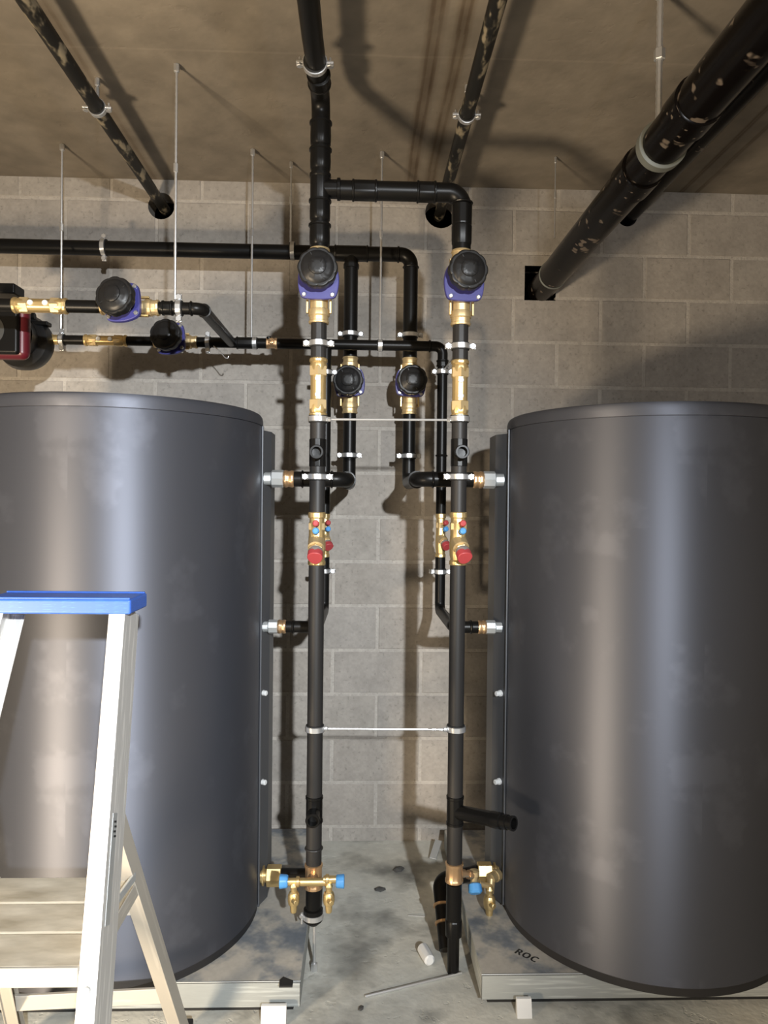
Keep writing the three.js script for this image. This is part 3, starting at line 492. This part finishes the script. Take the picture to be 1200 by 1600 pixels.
// --- middle-size return pipe: from the pump across to both tanks
const YM = at(500, 538, MZ).y, XE = at(690, 700, MZ).x, XD = at(508.5, 700, MZ).x;
const PE = (py) => V(XE, at(690, py, MZ).y, -MZ), PD = (py) => V(XD, at(510, py, MZ).y, -MZ);
{
  const xa = at(200, 536, MZ).x, xb = at(228, 536, MZ).x;
  const t = thing('return_pipe', 'slim black pipe running across behind both risers and turning down at right', 'pipe', V(0, YM, -MZ));
  part('pipe', sweep(fillet([V(at(432, 537, MZ).x, YM, -MZ), V(XE, YM, -MZ), PE(803)], 0.035, 10), 0.0235, 24), M.black, t);
  part('socket', [bead(V(XE - 0.06, YM, -MZ), RIGHT, 0.0235), sock(PE(568), YA, 0.03, 0.0235), bead(PE(712), YA, 0.0235)], M.black, t);
  const tb = thing('drop_pipe', 'slim black pipe dropping close behind the left riser', 'pipe', PD(803)); part('pipe', sweep([V(XD, YM - 0.018, -MZ), PD(803)], 0.0235, 24), M.black, tb);
  const t1 = thing('return_pipe', 'slim black pipe between the lower left gate valve and the small brass tee', 'pipe', at(350, 537, MZ)); part('pipe', sweep([V(at(308, 537, MZ).x, YM, -MZ), V(at(419, 537, MZ).x, YM, -MZ)], 0.0235, 24), M.black, t1); part('socket', [sock(V(at(385, 537, MZ).x, YM, -MZ), RIGHT, 0.09, 0.0235)], M.black, t1);
  const tee = thing('brass_tee', 'small brass tee with a plug in the slim pipe left of the left riser', 'pipe fitting', at(425, 537, MZ)); const tc = V(at(425, 537, MZ).x, YM, -MZ);
  part('body', lat(tc.clone().addScaledVector(RIGHT, -0.026), RIGHT, [[0, 0.022], [0.003, 0.0255], [0.012, 0.0255], [0.014, 0.022], [0.038, 0.022], [0.04, 0.0255], [0.049, 0.0255], [0.052, 0.022]], 24), M.bronze, tee); part('plug', [lat(tc, V(0, 0.25, 1).normalize(), [[0, 0.014], [0.03, 0.014], [0.032, 0.011]], 16), hex(tc, V(0, 0.25, 1).normalize(), 0.03, 0.038, 0.008)], M.bronze, tee); part('vent_cap', lat(tc.clone().add(V(-0.012, 0.018, 0.012)), V(-0.2, 1, 0.2), [[0, 0.011], [0.01, 0.011], [0.012, 0.008]], 12), M.black, tee);
  for (const [w, P, noz, s, turn] of [['left', PD, nozML, -1, 0.4], ['right', PE, nozMR, 1, 0.45]]) {
    balancing(`smaller brass balancing valve with red knob behind the ${w} riser`, P(802), P(871), 0.0215, turn);
    const c = thing('connection_pipe', `slim black pipe from the small balancing valve to the ${w} tank's middle outlet`, 'pipe', P(970)); const YN = noz.y, X = P(900).x;
    part('pipe', sweep(fillet([P(869), V(X, YN, -MZ), V(X + s * 0.005, YN, -NZ), V(noz.x, YN, -NZ)], 0.04, 8), 0.0235, 24), M.black, c);
    part('socket', [bead(P(890), YA, 0.0235), bead(V(noz.x - s * 0.03, YN, -NZ), RIGHT, 0.0235)], M.black, c);
  }
  clamp('small zinc clamp on the slim drop level with the rear right gate valve', PE(581), YA, RIGHT, 0.0235); clamp('small zinc clamp on the slim drop level with the rear left gate valve', PD(582), YA, RIGHT, 0.0235);
  clamp('small zinc clamp below the right small balancing valve', PE(893), YA, RIGHT, 0.0235); clamp('small zinc clamp below the left small balancing valve', PD(892), YA, RIGHT, 0.0235);
  const r0 = PE(579).clone().add(V(0.005, 0, 0.03)), r1 = at(711, 556, 3.1); const tr = thing('clamp_rod', 'short thin rod slanting from the slim drop clamp behind the right riser', 'rod', r0); part('thread', cyl(r0, r1, 0.004, 10), M.zinc, tr);
}
// --- lower left line (with gate valve) and upper left line
{
  const yl = (px) => V(at(px, 536, MZ).x, YM, -MZ);
  const a = thing('return_pipe', 'short slim black pipe between the pump and the lower brass check valve', 'pipe', yl(110)); part('pipe', sweep([yl(86), yl(136)], 0.0215, 24), M.black, a);
  clamp('zinc clamp under the leftmost hanger rod', yl(97), RIGHT, V(0, 1, 0), 0.0215);
  station('lower horizontal brass check valve with two white buttons at left', yl(132), yl(199), V(0, 0.15, 1).normalize(), 0.0225);
  const b = thing('return_pipe', 'short slim black pipe left of the lower left gate valve', 'pipe', yl(220)); part('pipe', sweep([yl(197), yl(243)], 0.0215, 24), M.black, b);
  gateValve('lower left gate valve, its black wheel hiding most of a dark blue plate', yl(272), RIGHT, V(-0.1, 0.08, 1).normalize(), 0.105, 0.09, 0.0225, 0.1);
  clamp('zinc clamp under the slanting pipe at left', yl(325), RIGHT, V(0, 1, 0), 0.0215);
  clamp('zinc clamp under the third hanger rod from the left', yl(398), RIGHT, V(0, 1, 0), 0.0215, undefined, false);
  clamp('zinc clamp under the hanger rod between the two risers', yl(594), RIGHT, V(0, 1, 0), 0.0215, undefined, false);
  const UZ = 2.755, YU = at(290, 482, UZ).y, ul = (px) => V(at(px, 480, UZ).x, YU, -UZ);
  const c0 = thing('flow_pipe', 'black pipe stub entering at the left edge of the picture', 'pipe', ul(0)); part('pipe', sweep([V(X0 + 0.02, YU, -UZ), ul(24)], 0.024, 24), M.black, c0);
  station('upper horizontal brass check valve with two white buttons at far left', ul(21), ul(106), V(0, 0.2, 1).normalize(), 0.0255);
  const c1 = thing('flow_pipe', 'short black pipe left of the upper left gate valve', 'pipe', ul(140)); part('pipe', sweep([ul(104), ul(160)], 0.0235, 24), M.black, c1);
  gateValve('upper left gate valve with the biggest black wheel and a blue plate at its right', ul(201), RIGHT, V(-0.16, 0.12, 1).normalize(), 0.112, 0.1, 0.0235, 0.1);
  const c2 = thing('flow_pipe', 'black pipe with an elbow slanting down to the slim return pipe', 'pipe', ul(300));
  part('pipe', sweep(fillet([ul(245), ul(316), V(at(361, 538, MZ - 0.02).x, YM, -MZ + 0.02)], 0.03, 8), 0.0225, 24), M.black, c2); part('socket', [bead(ul(299), RIGHT, 0.0225), sock(ul(262), RIGHT, 0.04, 0.0225)], M.black, c2);
  const e = ul(316), dd = V(at(361, 538, MZ).x, YM, -MZ).sub(e).normalize(); part('elbow_ring', lat(e.clone().addScaledVector(dd, 0.026), dd, [[0, 0.0225], [0.001, 0.0265], [0.01, 0.0265], [0.012, 0.0225]], 24), M.black, c2);
  clamp('zinc clamp under the tallest hanger rod', ul(280), RIGHT, V(0, 1, 0), 0.024);
  // hanger rods
  const hang = (label, top, y) => { const p = atY(top[0], top[1], CEIL); rod(label, p, V(p.x, y, p.z)); };
  hang('leftmost hanger rod, ending at the pump outlet pipe', [97, 225], YM + 0.03); hang('tallest hanger rod, carrying the upper left pipe', [276, 100], YU + 0.03); hang('third hanger rod from the left, ending at the slim return pipe', [395, 233], YM + 0.025); hang('hanger rod between the two risers', [597, 237], YM + 0.025);
  const q = atY(457, 262, CEIL); rod('short hanger rod just left of the left riser', V(q.x, CEIL, -BZ), V(q.x, at(457, 392, BZ).y + 0.03, -BZ), 0.0045);
  const r = atY(868, 245, CEIL); rod('thin hanger rod in front of the right wall, left of the big soil pipe', r, V(r.x, at(869, 372, -r.z).y, r.z), 0.003);
  const hk = yl(335), hp = [hk.clone().add(V(0, -0.02, 0.02)), hk.clone().add(V(0.03, -0.045, 0.025)), hk.clone().add(V(0.055, -0.075, 0.03)), hk.clone().add(V(0.068, -0.078, 0.03)), hk.clone().add(V(0.07, -0.066, 0.03))];
  const w = thing('wire_hook', 'tiny bent wire hook hanging under the slanting pipe', 'wire', hp[2]); part('wire', sweep(fillet(hp, 0.008, 4), 0.0022, 8), M.zinc, w);
}
// --- pump at the left edge
{
  const c = at(38, 535, 3.36), t = thing('circulator_pump', 'black and dark red circulator pump at the left edge', 'pump', c);
  part('volute', lat(V(c.x, c.y, c.z - 0.06), V(-0.06, 0.03, 1), [[0, 0.09], [0.01, 0.118], [0.05, 0.126], [0.085, 0.118], [0.1, 0.1], [0.12, 0.09]], 40), M.wheel, t);
  const ar = V(at(78, 534, MZ).x, YM, -MZ); part('outlet', lat(V(c.x + 0.04, YM, -MZ), RIGHT, [[0, 0.04], [ar.x - c.x - 0.06, 0.034], [ar.x - c.x - 0.05, 0.03]], 24), M.wheel, t);
  const un = part('union_nut', [hex(V(at(65, 534, MZ).x, YM, -MZ), RIGHT, 0, 0.03, 0.034), lat(V(at(75, 534, MZ).x, YM, -MZ), RIGHT, [[0, 0.026], [0.02, 0.026], [0.024, 0.0225], [0.05, 0.022]], 20)], M.brass, t); 
  const m = at(-8, 512, 3.0), md = V(-0.03, 0.02, 1).normalize();
  part('motor_housing', lat(V(c.x - 0.02, c.y + 0.01, c.z + 0.02), m.clone().sub(V(c.x - 0.02, c.y + 0.01, c.z + 0.02)).normalize(), [[0, 0.095], [0.12, 0.098], [0.2, 0.105]], 36), M.wheel, t);
  const bx = new RoundedBoxGeometry(0.23, 0.24, 0.06, 3, 0.04); bx.translate(m.x + 0.005, m.y, m.z - 0.04); part('control_casing', bx, M.redBody, t, 'dark red casing');
  const fb = new RoundedBoxGeometry(0.2, 0.21, 0.03, 3, 0.014); fb.translate(m.x - 0.005, m.y, m.z - 0.005); const cov = part('front_cover', fb, M.black, t);
  part('display', lat(V(m.x - 0.02, m.y - 0.01, m.z + 0.008), V(0, 0, 1), [[0, 0.062], [0.004, 0.062], [0.005, 0.06]], 32), M.displayGrey, cov);
  part('dial', lat(V(m.x - 0.002, m.y + 0.036, m.z + 0.012), V(0, 0, 1), [[0, 0.017], [0.003, 0.017], [0.003, 0.009], [0.001, 0.008]], 24), M.yellow, cov, 'yellow ring');
  part('terminal_box', box(V(c.x - 0.045, c.y + 0.2, c.z + 0.1), 0.14, 0.045, 0.1, 0.008), M.black, t);
  part('cable_gland', [box(V(c.x + 0.075, c.y + 0.078, c.z + 0.02), 0.09, 0.018, 0.05, 0.004), cyl(V(c.x + 0.03, c.y + 0.11, c.z + 0.03), V(c.x + 0.06, c.y + 0.11, c.z + 0.03), 0.016, 14)], M.black, t);
  part('clamp_band', sweep(fillet([V(c.x - 0.1, c.y - 0.06, c.z + 0.1), V(c.x - 0.03, c.y - 0.075, c.z + 0.12), V(c.x + 0.03, c.y - 0.055, c.z + 0.11), V(c.x + 0.055, c.y - 0.015, c.z + 0.09)], 0.05, 6), 0.003, 8), M.zinc, t);
}

// --- waste pipes through the wall
function wastePipe(name, label, X, Y, r, mat, zNear, extras) {
  const t = thing(name, label, 'pipe', V(X, Y, -WALLZ)); part('pipe', sweep([V(X, Y, -zNear), V(X, Y, -1.2), V(X, Y, -2.4), V(X, Y, -WALLZ - 0.1)], r, 32), mat, t); extras?.(t); return t;
}
const wL = at(250, 316, WALLZ), wM = at(689, 327, WALLZ), wR = at(847, 450, WALLZ), wS = at(984, 335, WALLZ);
wastePipe('waste_pipe', 'mottled black pipe sloping away under the ceiling at upper left', wL.x, wL.y, 0.027, M.dirty, 0.3);
wastePipe('waste_pipe', 'mottled black pipe under the ceiling just right of the cross pipe', wM.x, wM.y, 0.027, M.dirty, 0.3);
wastePipe('soil_pipe', 'big glossy black soil pipe with joints at upper right', wR.x, wR.y, 0.066, M.soil, 0.5, t => {
  const ring = (Z, L, r) => lat(V(wR.x, wR.y, -Z), V(0, 0, 1), [[0, 0.066], [0.002, r], [L - 0.004, r], [L, 0.066]], 36);
  part('socket', [ring(2.5, 0.12, 0.0725), ring(2.08, 0.1, 0.0725), ring(1.3, 0.1, 0.0725)], M.soil, t);
  part('band', [ring(2.26, 0.035, 0.0755)], M.bandGrey, t, 'dull grey band'); part('band', [ring(3.52, 0.012, 0.0695)], M.bandGrey, t, 'pale joint ring');
});
wastePipe('soil_pipe', 'second black pipe half hidden behind the big soil pipe', wS.x, wS.y, 0.042, M.soil, 0.5);
{
  const h = (px, py) => atY(px, py, CEIL), a = h(145, 122), b = h(735, 133);
  rod('short ceiling rod holding the upper left mottled pipe', V(wL.x, CEIL, a.z), V(wL.x, wL.y + 0.03, a.z), 0.005); rod('short ceiling rod holding the mottled pipe right of the cross pipe', V(wM.x, CEIL, b.z), V(wM.x, wM.y + 0.03, b.z), 0.005);
  clamp('clamp with two bolts around the upper left mottled pipe', V(wL.x, wL.y, a.z), V(0, 0, 1), RIGHT, 0.027); clamp('clamp with two bolts around the mottled pipe right of the cross pipe', V(wM.x, wM.y, b.z), V(0, 0, 1), RIGHT, 0.027);
  rod('pale rod dropping from the ceiling onto the big soil pipe', V(wR.x, CEIL, -2.27), V(wR.x, wR.y + 0.05, -2.27), 0.011);
}

// --- bottom fittings
function drainCock(t, p, s = 1) { // hanging brass hose cock below p
  const b = part('drain_cock', lat(p, DN, [[0, 0.009], [0.012, 0.014], [0.02, 0.012], [0.03, 0.011], [0.034, 0.016], [0.044, 0.02], [0.062, 0.021], [0.076, 0.018], [0.08, 0.013], [0.084, 0.013], [0.104, 0.011], [0.106, 0.009]].map(([a, r]) => [a * s, r * s]), 20), M.brass, t);
  part('spindle', cyl(p.clone().add(V(0, -0.055 * s, 0.015)), p.clone().add(V(0.012 * s, -0.055 * s, 0.034)), 0.009 * s, 10), M.brass, b);
  return b;
}
{
  const t = thing('drain_tee', 'bronze tee with two drain cocks and two blue caps on the left riser', 'pipe fitting', PL(1385)), y = PL(1362);
  part('tee', [lat(PL(1349), DN, [[0, 0.0285], [0.002, 0.033], [0.01, 0.033], [0.014, 0.0305], [0.075, 0.0305], [0.08, 0.033], [0.088, 0.033], [0.09, 0.0285]], 28), lat(y, V(0, -0.25, 1), [[0, 0.018], [0.05, 0.018], [0.06, 0.014], [0.066, 0.014]], 20)], M.bronze, t);
  const a = at(489, 1378, 2.6); const bA = at(440, 1378, 2.6), bB = at(532, 1374, 2.6); part('cross_bar', [cyl(a.clone().add(V(-0.045, 0, 0)), a.clone().add(V(0.045, 0, 0)), 0.014, 20), lat(bA.clone(), RIGHT, [[0, 0.013], [0.05, 0.013], [0.052, 0.018], [0.062, 0.018], [0.064, 0.013], [0.07, 0.013]], 16), lat(bB.clone(), V(-1, 0, 0), [[0, 0.013], [0.04, 0.013], [0.042, 0.018], [0.052, 0.018], [0.054, 0.013], [0.06, 0.013]], 16)], M.brass, t);
  part('cap', [lat(at(450, 1377, 2.6), V(-1, 0, 0), [[0, 0.019], [0.004, 0.022], [0.028, 0.024], [0.03, 0.02]], 20)], M.blueCap, t, 'blue cap'); part('cap', [lat(at(525, 1377, 2.6), RIGHT, [[0, 0.019], [0.004, 0.022], [0.028, 0.024], [0.03, 0.02]], 20)], M.blueCap, t, 'blue cap');
  drainCock(t, at(459, 1379, 2.59), 1.0); drainCock(t, at(514, 1379, 2.59), 1.0);
  const f = thing('foot_pipe', 'black foot of the left riser with an elbow back to the left tank', 'pipe', PL(1450)); const yb = nozBL.y;
  part('pipe', sweep(fillet([PL(1383), V(XL, yb - 0.05, -RZ), V(XL - 0.005, yb - 0.02, -NZ), V(XL - 0.03, yb, -NZ), V(nozBL.x - 0.002, yb, -NZ)], 0.045, 9), 0.028, 24), M.black, f);
  part('socket', lat(PL(1418), DN, [[0, 0.028], [0.004, 0.035], [0.03, 0.036], [0.045, 0.0345], [0.05, 0.03]], 24), M.black, f);
  const fc = clamp('clamp with a silver screw at the foot of the left riser', PL(1430), YA, RIGHT, 0.03, undefined, false), fs = part('screw', cyl(PL(1422).add(V(-0.04, 0, 0.015)), PL(1440).add(V(-0.04, 0, 0.015)), 0.0045, 10), M.zinc, fc); part('screw_head', hex(PL(1425).add(V(-0.04, 0, 0.015)), DN, 0, 0.012, 0.01), M.zinc, fs);
  const s = thing('foot_rod', 'threaded rod standing on the floor under the left riser', 'rod', V(XL + 0.004, 0, -RZ - 0.02)); part('thread', cyl(V(XL + 0.004, 0, -RZ - 0.02), V(XL + 0.004, yb - 0.06, -RZ - 0.02), 0.006, 10), M.zinc, s); part('nut', hex(V(XL + 0.004, 0, -RZ - 0.02), YA, 0, 0.03, 0.013), M.zinc, s);
}
{
  const t = thing('drain_tee', 'bronze tee with a branch to the right on the right riser', 'pipe fitting', PR(1382));
  part('tee', [lat(PR(1347), DN, [[0, 0.0285], [0.002, 0.033], [0.01, 0.033], [0.014, 0.0305], [0.058, 0.0305], [0.062, 0.033], [0.07, 0.033], [0.072, 0.0285]], 28)], M.bronze, t);
  const a = PR(1362), b = at(741, 1368, 2.72), d = b.clone().sub(a).normalize(); part('branch', lat(a, d, [[0, 0.015], [0.05, 0.015], [0.052, 0.012], [0.07, 0.012], [0.072, 0.016], [0.09, 0.016]], 18), M.bronze, t); part('drain_cock', lat(b.clone().add(V(0, 0.022, 0)), DN, [[0, 0.012], [0.004, 0.019], [0.02, 0.019], [0.024, 0.014], [0.05, 0.014], [0.054, 0.01]], 18), M.brassCast, t);
  part('cap', lat(b.clone().add(V(0, -0.025, 0.01)), V(0.02, -0.75, 0.6), [[0, 0.02], [0.004, 0.025], [0.028, 0.026], [0.034, 0.02]], 24), M.blueCap, t, 'blue cap');
  const u = thing('drain_valve', 'brass drain cock hanging at the right tank\'s lowest outlet', 'valve', at(767, 1372, 2.9)); const o = at(768, 1372, 2.88);
  part('elbow', [lat(o.clone().add(V(0.03, 0, -0.03)), V(-0.7, 0, 0.7), [[0, 0.024], [0.02, 0.024], [0.022, 0.02], [0.05, 0.02], [0.052, 0.014]], 20), cyl(o.clone(), o.clone().add(V(-0.01, -0.05, 0.02)), 0.016, 16)], M.brassCast, u);
  part('arm', cyl(at(748, 1380, 2.84), at(768, 1386, 2.86), 0.011, 14), M.brassCast, u); drainCock(u, at(765, 1384, 2.85), 1.15);
  const f = thing('foot_pipe', 'black foot of the right riser standing on the floor', 'pipe', V(XR, 0, -RZ));
  part('pipe', sweep([PR(1380), V(XR, 0.16, -RZ)], 0.0285, 24), M.black, f); part('socket', lat(V(XR, 0.2, -RZ), DN, [[0, 0.0285], [0.004, 0.031], [0.06, 0.03], [0.065, 0.022]], 24), M.black, f); part('tail', cyl(V(XR, 0.2, -RZ), V(XR, 0.002, -RZ), 0.0215, 22), M.black, f);
  const g = thing('connection_pipe', 'black pipe with bronze rings hidden behind the foot of the right riser', 'pipe', V(XR - 0.02, 0.3, -NZ)); const yb = nozBR.y - 0.02;
  part('pipe', sweep(fillet([V(XR - 0.015, yb - 0.18, -RZ - 0.07), V(XR - 0.025, yb - 0.01, -NZ + 0.0), V(XR + 0.05, yb, -NZ), V(nozBR.x + 0.002, yb + 0.02, -NZ)], 0.04, 8), 0.029, 24), M.black, g);
  for (const k of [0.35, 0.6]) { const p = V(XR - 0.015, yb - 0.18, -RZ - 0.07).lerp(V(XR - 0.025, yb - 0.01, -NZ), k), d = V(-0.01, 0.17, -NZ + RZ + 0.07).normalize(); part('ring', lat(p, d, [[0, 0.029], [0.001, 0.035], [0.009, 0.035], [0.01, 0.029]], 24), M.bronze, g, 'bronze ring'); }
}

// ------------------------------------------------------------------ stepladder
{
  const t = thing('stepladder', 'aluminium platform stepladder with a blue tray top in front of the left tank', 'ladder', V(-0.75, 0, -1.5));
  const topY = EYE - 0.262, k = 0.424, fl = 0.062, zt = 1.765, cx = -0.717;
  const sx = (y, s) => cx + s * (0.1605 - 0.0195 + fl * (topY - y)), sz = (y) => -(zt + 0.045 - k * (topY - y));
  const P = (y, s) => V(sx(y, s), y, sz(y));
  for (const s of [-1, 1]) {
    const a = P(topY + 0.002, s), b = P(0.0, s), d = a.clone().sub(b).normalize(), side = V(1, 0, 0), nrm = V(0, 0, 0).crossVectors(side, d).normalize();
    const web = V(s * 0.0175, 0, 0);
    const st = part('front_stile', [bar(b.clone().addScaledVector(nrm, 0.041), a.clone().addScaledVector(nrm, 0.041), 0.038, 0.004, side, 0.001), bar(b.clone().add(web).addScaledVector(nrm, -0.014), a.clone().add(web).addScaledVector(nrm, -0.014), 0.003, 0.112, side, 0.001), bar(b.clone().addScaledVector(nrm, -0.069), a.clone().addScaledVector(nrm, -0.069), 0.038, 0.004, side, 0.001)], M.alu, t);
    part('foot', bar(P(0.0, s), P(0.05, s), 0.044, 0.09, side), M.rubber, st);
    if (s > 0) { const q = P(0.93, 1), lab = bar(P(0.83, 1).add(V(0.0195, 0, 0)).addScaledVector(nrm, 0.006), P(1.03, 1).add(V(0.0195, 0, 0)).addScaledVector(nrm, 0.006), 0.0006, 0.03, side, 0.0002); part('sticker', lab, M.galv, st, 'grey sticker with worn black print');
      part('sticker_print', [0, 1, 2, 3].map(i => bar(P(0.985 + i * 0.009, 1).add(V(0.02, 0, 0)).addScaledVector(nrm, 0.0 + 0.004 * (i % 2)), P(0.989 + i * 0.009, 1).add(V(0.02, 0, 0)).addScaledVector(nrm, 0.004 * (i % 2)), 0.0006, 0.016, side, 0.0002)), M.dark, st); }
    // rear leg, hinged on the stile
    const ha = P(EYE - 0.7, s).add(V(s * 0.004, 0, -0.06)), ft = s > 0 ? V(-0.535, 0.0, -2.36) : V(-1.06, 0.0, -2.32);
    const rl = part('rear_leg', [bar(ft, ha, 0.003, 0.052, side, 0.001), bar(ft.clone().add(V(-s * 0.019, 0, 0.024)), ha.clone().add(V(-s * 0.019, 0, 0.024)), 0.04, 0.003, side, 0.001), bar(ft.clone().add(V(-s * 0.014, 0, -0.024)), ha.clone().add(V(-s * 0.014, 0, -0.024)), 0.03, 0.003, side, 0.001)], M.aluOld, t);
    part('rear_foot', box(ft.clone().add(V(-s * 0.01, 0.02, 0)), 0.04, 0.04, 0.065, 0.004), M.rubber, rl);
    part('hinge_bolt', lat(ha.clone().add(V(s * 0.002, 0, 0.01)), V(s, 0, 0), [[0, 0.011], [0.006, 0.011], [0.009, 0.006]], 14), M.zinc, rl);
  }
  const tray = new RoundedBoxGeometry(0.352, 0.036, 0.135, 2, 0.006); tray.translate(cx, topY + 0.012, -(zt + 0.06)); const tr = part('tray_top', tray, M.blueTray, t, 'scuffed blue plastic tray top');
  part('tray_rim', [box(V(cx, topY + 0.031, -(zt + 0.0)), 0.345, 0.005, 0.008, 0.002), box(V(cx, topY + 0.031, -(zt + 0.12)), 0.345, 0.005, 0.008, 0.002)], M.blueTray, tr);
  const yp = EYE - 0.93, zf = -sz(yp) - 0.05, xl = sx(yp, -1), xr = sx(yp, 1);
  const pl = [0, 1, 2].map(i => part('platform_board', box(V((xl + xr) / 2, yp - 0.012, -(zf + 0.06 + i * 0.12)), xr - xl - 0.036, 0.024, 0.114, 0.004), M.board, t));
  part('platform_lip', box(V((xl + xr) / 2, yp - 0.02, -(zf + 0.001)), xr - xl - 0.036, 0.04, 0.008, 0.003), M.aluOld, t);
  for (const s of [-1, 1]) { part('platform_bracket', box(V(s > 0 ? xr - 0.01 : xl + 0.01, yp - 0.03, -(zf + 0.2)), 0.004, 0.04, 0.36, 0.001), M.aluOld, t); const b = P(yp - 0.04, s); part('rivet', lat(b.clone().add(V(0, 0, 0.046)), V(0, 0.3, 1), [[0, 0.009], [0.003, 0.007], [0.004, 0.003]], 12), M.galv, t); }
  // treads below the platform and braces between the rear legs
  for (const y of [0.52, 0.26]) { const a = sx(y, -1), b = sx(y, 1); part('tread', box(V((a + b) / 2, y, sz(y)), b - a - 0.036, 0.02, 0.085, 0.003), M.aluOld, t); }
  const rlx = (y, s) => { const ha = P(EYE - 0.7, s).add(V(s * 0.004, 0, -0.06)), ft = s > 0 ? V(-0.535, 0, -2.36) : V(-1.06, 0, -2.32); return ft.clone().lerp(ha, y / ha.y); };
  for (const y of [0.67, 0.25]) part('rear_brace', bar(rlx(y, -1), rlx(y, 1), 0.045, 0.012, V(0, 1, 0)), M.aluOld, t);
  part('locking_arm', bar(V(xr - 0.02, yp + 0.01, -(zf + 0.2)), rlx(0.8, 1).add(V(0, 0.0, 0.02)), 0.02, 0.008, YA), M.galv, t);
}

// ------------------------------------------------------------------ loose things on the floor and plinths
{
  const c = atY(667, 1500, 0.0), t = thing('plastic_tube', 'small white plastic tube lying on the floor between the plinths', 'tube', c); const o = V(c.x - 0.012, 0.022, c.z - 0.035), d = V(0.25, 0, 1).normalize();
  part('tube', lat(o, d, [[0, 0.014], [0, 0.022], [0.05, 0.022], [0.075, 0.02], [0.08, 0.014], [0.08, 0.0005]], 24, true), M.white, t);
  const a = atY(570, 1557, 0.006), b = atY(722, 1520, 0.006), r = thing('loose_rod', 'thin metal rod lying on the floor before the right riser\'s foot', 'rod', a); part('rod', cyl(a, b, 0.005, 10), M.zinc, r);
  const a2 = atY(637, 1430, 0.003), b2 = atY(664, 1432, 0.003), r2 = thing('loose_wire', 'short thin wire scrap lying on the floor left of the right riser', 'wire', a2); part('wire', cyl(a2, b2, 0.002, 8), M.zinc, r2);
  const chip = (label, px, py, h, s, turn, mat = M.rubble) => { const p = atY(px, py, h); const q = thing('rubble_chip', label, 'debris', V(p.x, h, p.z)); const g = new THREE.IcosahedronGeometry(s, 0); g.scale(1.3, 0.42, 0.8); g.rotateY(turn); g.translate(p.x, h + s * 0.33, p.z); part('chip', g, mat, q); };
  chip('dark chip on the floor, the higher of two left of the riser shadow', 623, 1361, 0, 0.026, 0.7); chip('dark chip on the floor, the lower of two left of the riser shadow', 594, 1392, 0, 0.022, 0.1); chip('tiny dark chip at the bottom edge near the left plinth', 564, 1577, 0, 0.012, 1.2);
  const p = atY(447, 1537, PADH), bl = thing('black_offcut', 'black plastic offcut on the front corner of the left plinth', 'offcut', V(p.x, PADH, p.z)); const sh = new THREE.Shape([[-0.02, -0.02], [0.022, -0.02], [0.022, 0.008], [-0.012, 0.028], [-0.022, 0.012]].map(q => new THREE.Vector2(...q))); const g = new THREE.ExtrudeGeometry(sh, { depth: 0.004, bevelEnabled: true, bevelSize: 0.001, bevelThickness: 0.001, bevelSegments: 1 }); g.rotateX(-Math.PI / 2); g.translate(p.x, PADH + 0.001, p.z); part('offcut', g, M.dark, bl);
  for (const [label, px0, px1, py, z, hh] of [['white plastic wedge under the right plinth\'s front edge', 806, 829, 1557, 2.455, 0.071], ['larger white plastic wedge under the left plinth\'s front edge', 409, 448, 1568, 2.43, 0.045]]) {
    const a = at(px0, py, z), b = at(px1, py, z), w = thing('plastic_wedge', label, 'wedge', V((a.x + b.x) / 2, 0, -z)); const sh2 = new THREE.Shape([[0, 0], [0.028, 0], [0.012, a.y], [0, a.y]].map(q => new THREE.Vector2(...q))); const g2 = new THREE.ExtrudeGeometry(sh2, { depth: b.x - a.x, bevelEnabled: false }); g2.rotateY(-Math.PI / 2); g2.translate(b.x, 0, -z - 0.0); part('wedge', g2, M.white, w);
  }
  const f1 = atY(700, 1338, 0.0), fl = thing('board_scrap', 'grey strip of board leaning by the wall behind the right riser', 'offcut', V(f1.x, 0, f1.z)); part('board', bar(V(f1.x - 0.08, 0.012, f1.z + 0.05), V(f1.x - 0.04, 0.05, f1.z - 0.06), 0.035, 0.008, V(1, 0, 0)), M.galv, fl);
  const font = await new FontLoader().loadAsync('fonts/droid/droid_sans_bold.typeface.json');
  const tg = new TextGeometry('ROC', { font, size: 0.032, depth: 0.0004, curveSegments: 3 }); tg.rotateX(-Math.PI / 2); tg.rotateY(-0.75); const tp = atY(802, 1488, PADH); tg.translate(tp.x, PADH + 0.0003, tp.z); part('stencil_lettering', tg, M.dark, padRight, 'faint black letters on the sheet');
}

renderer.render(scene, camera);
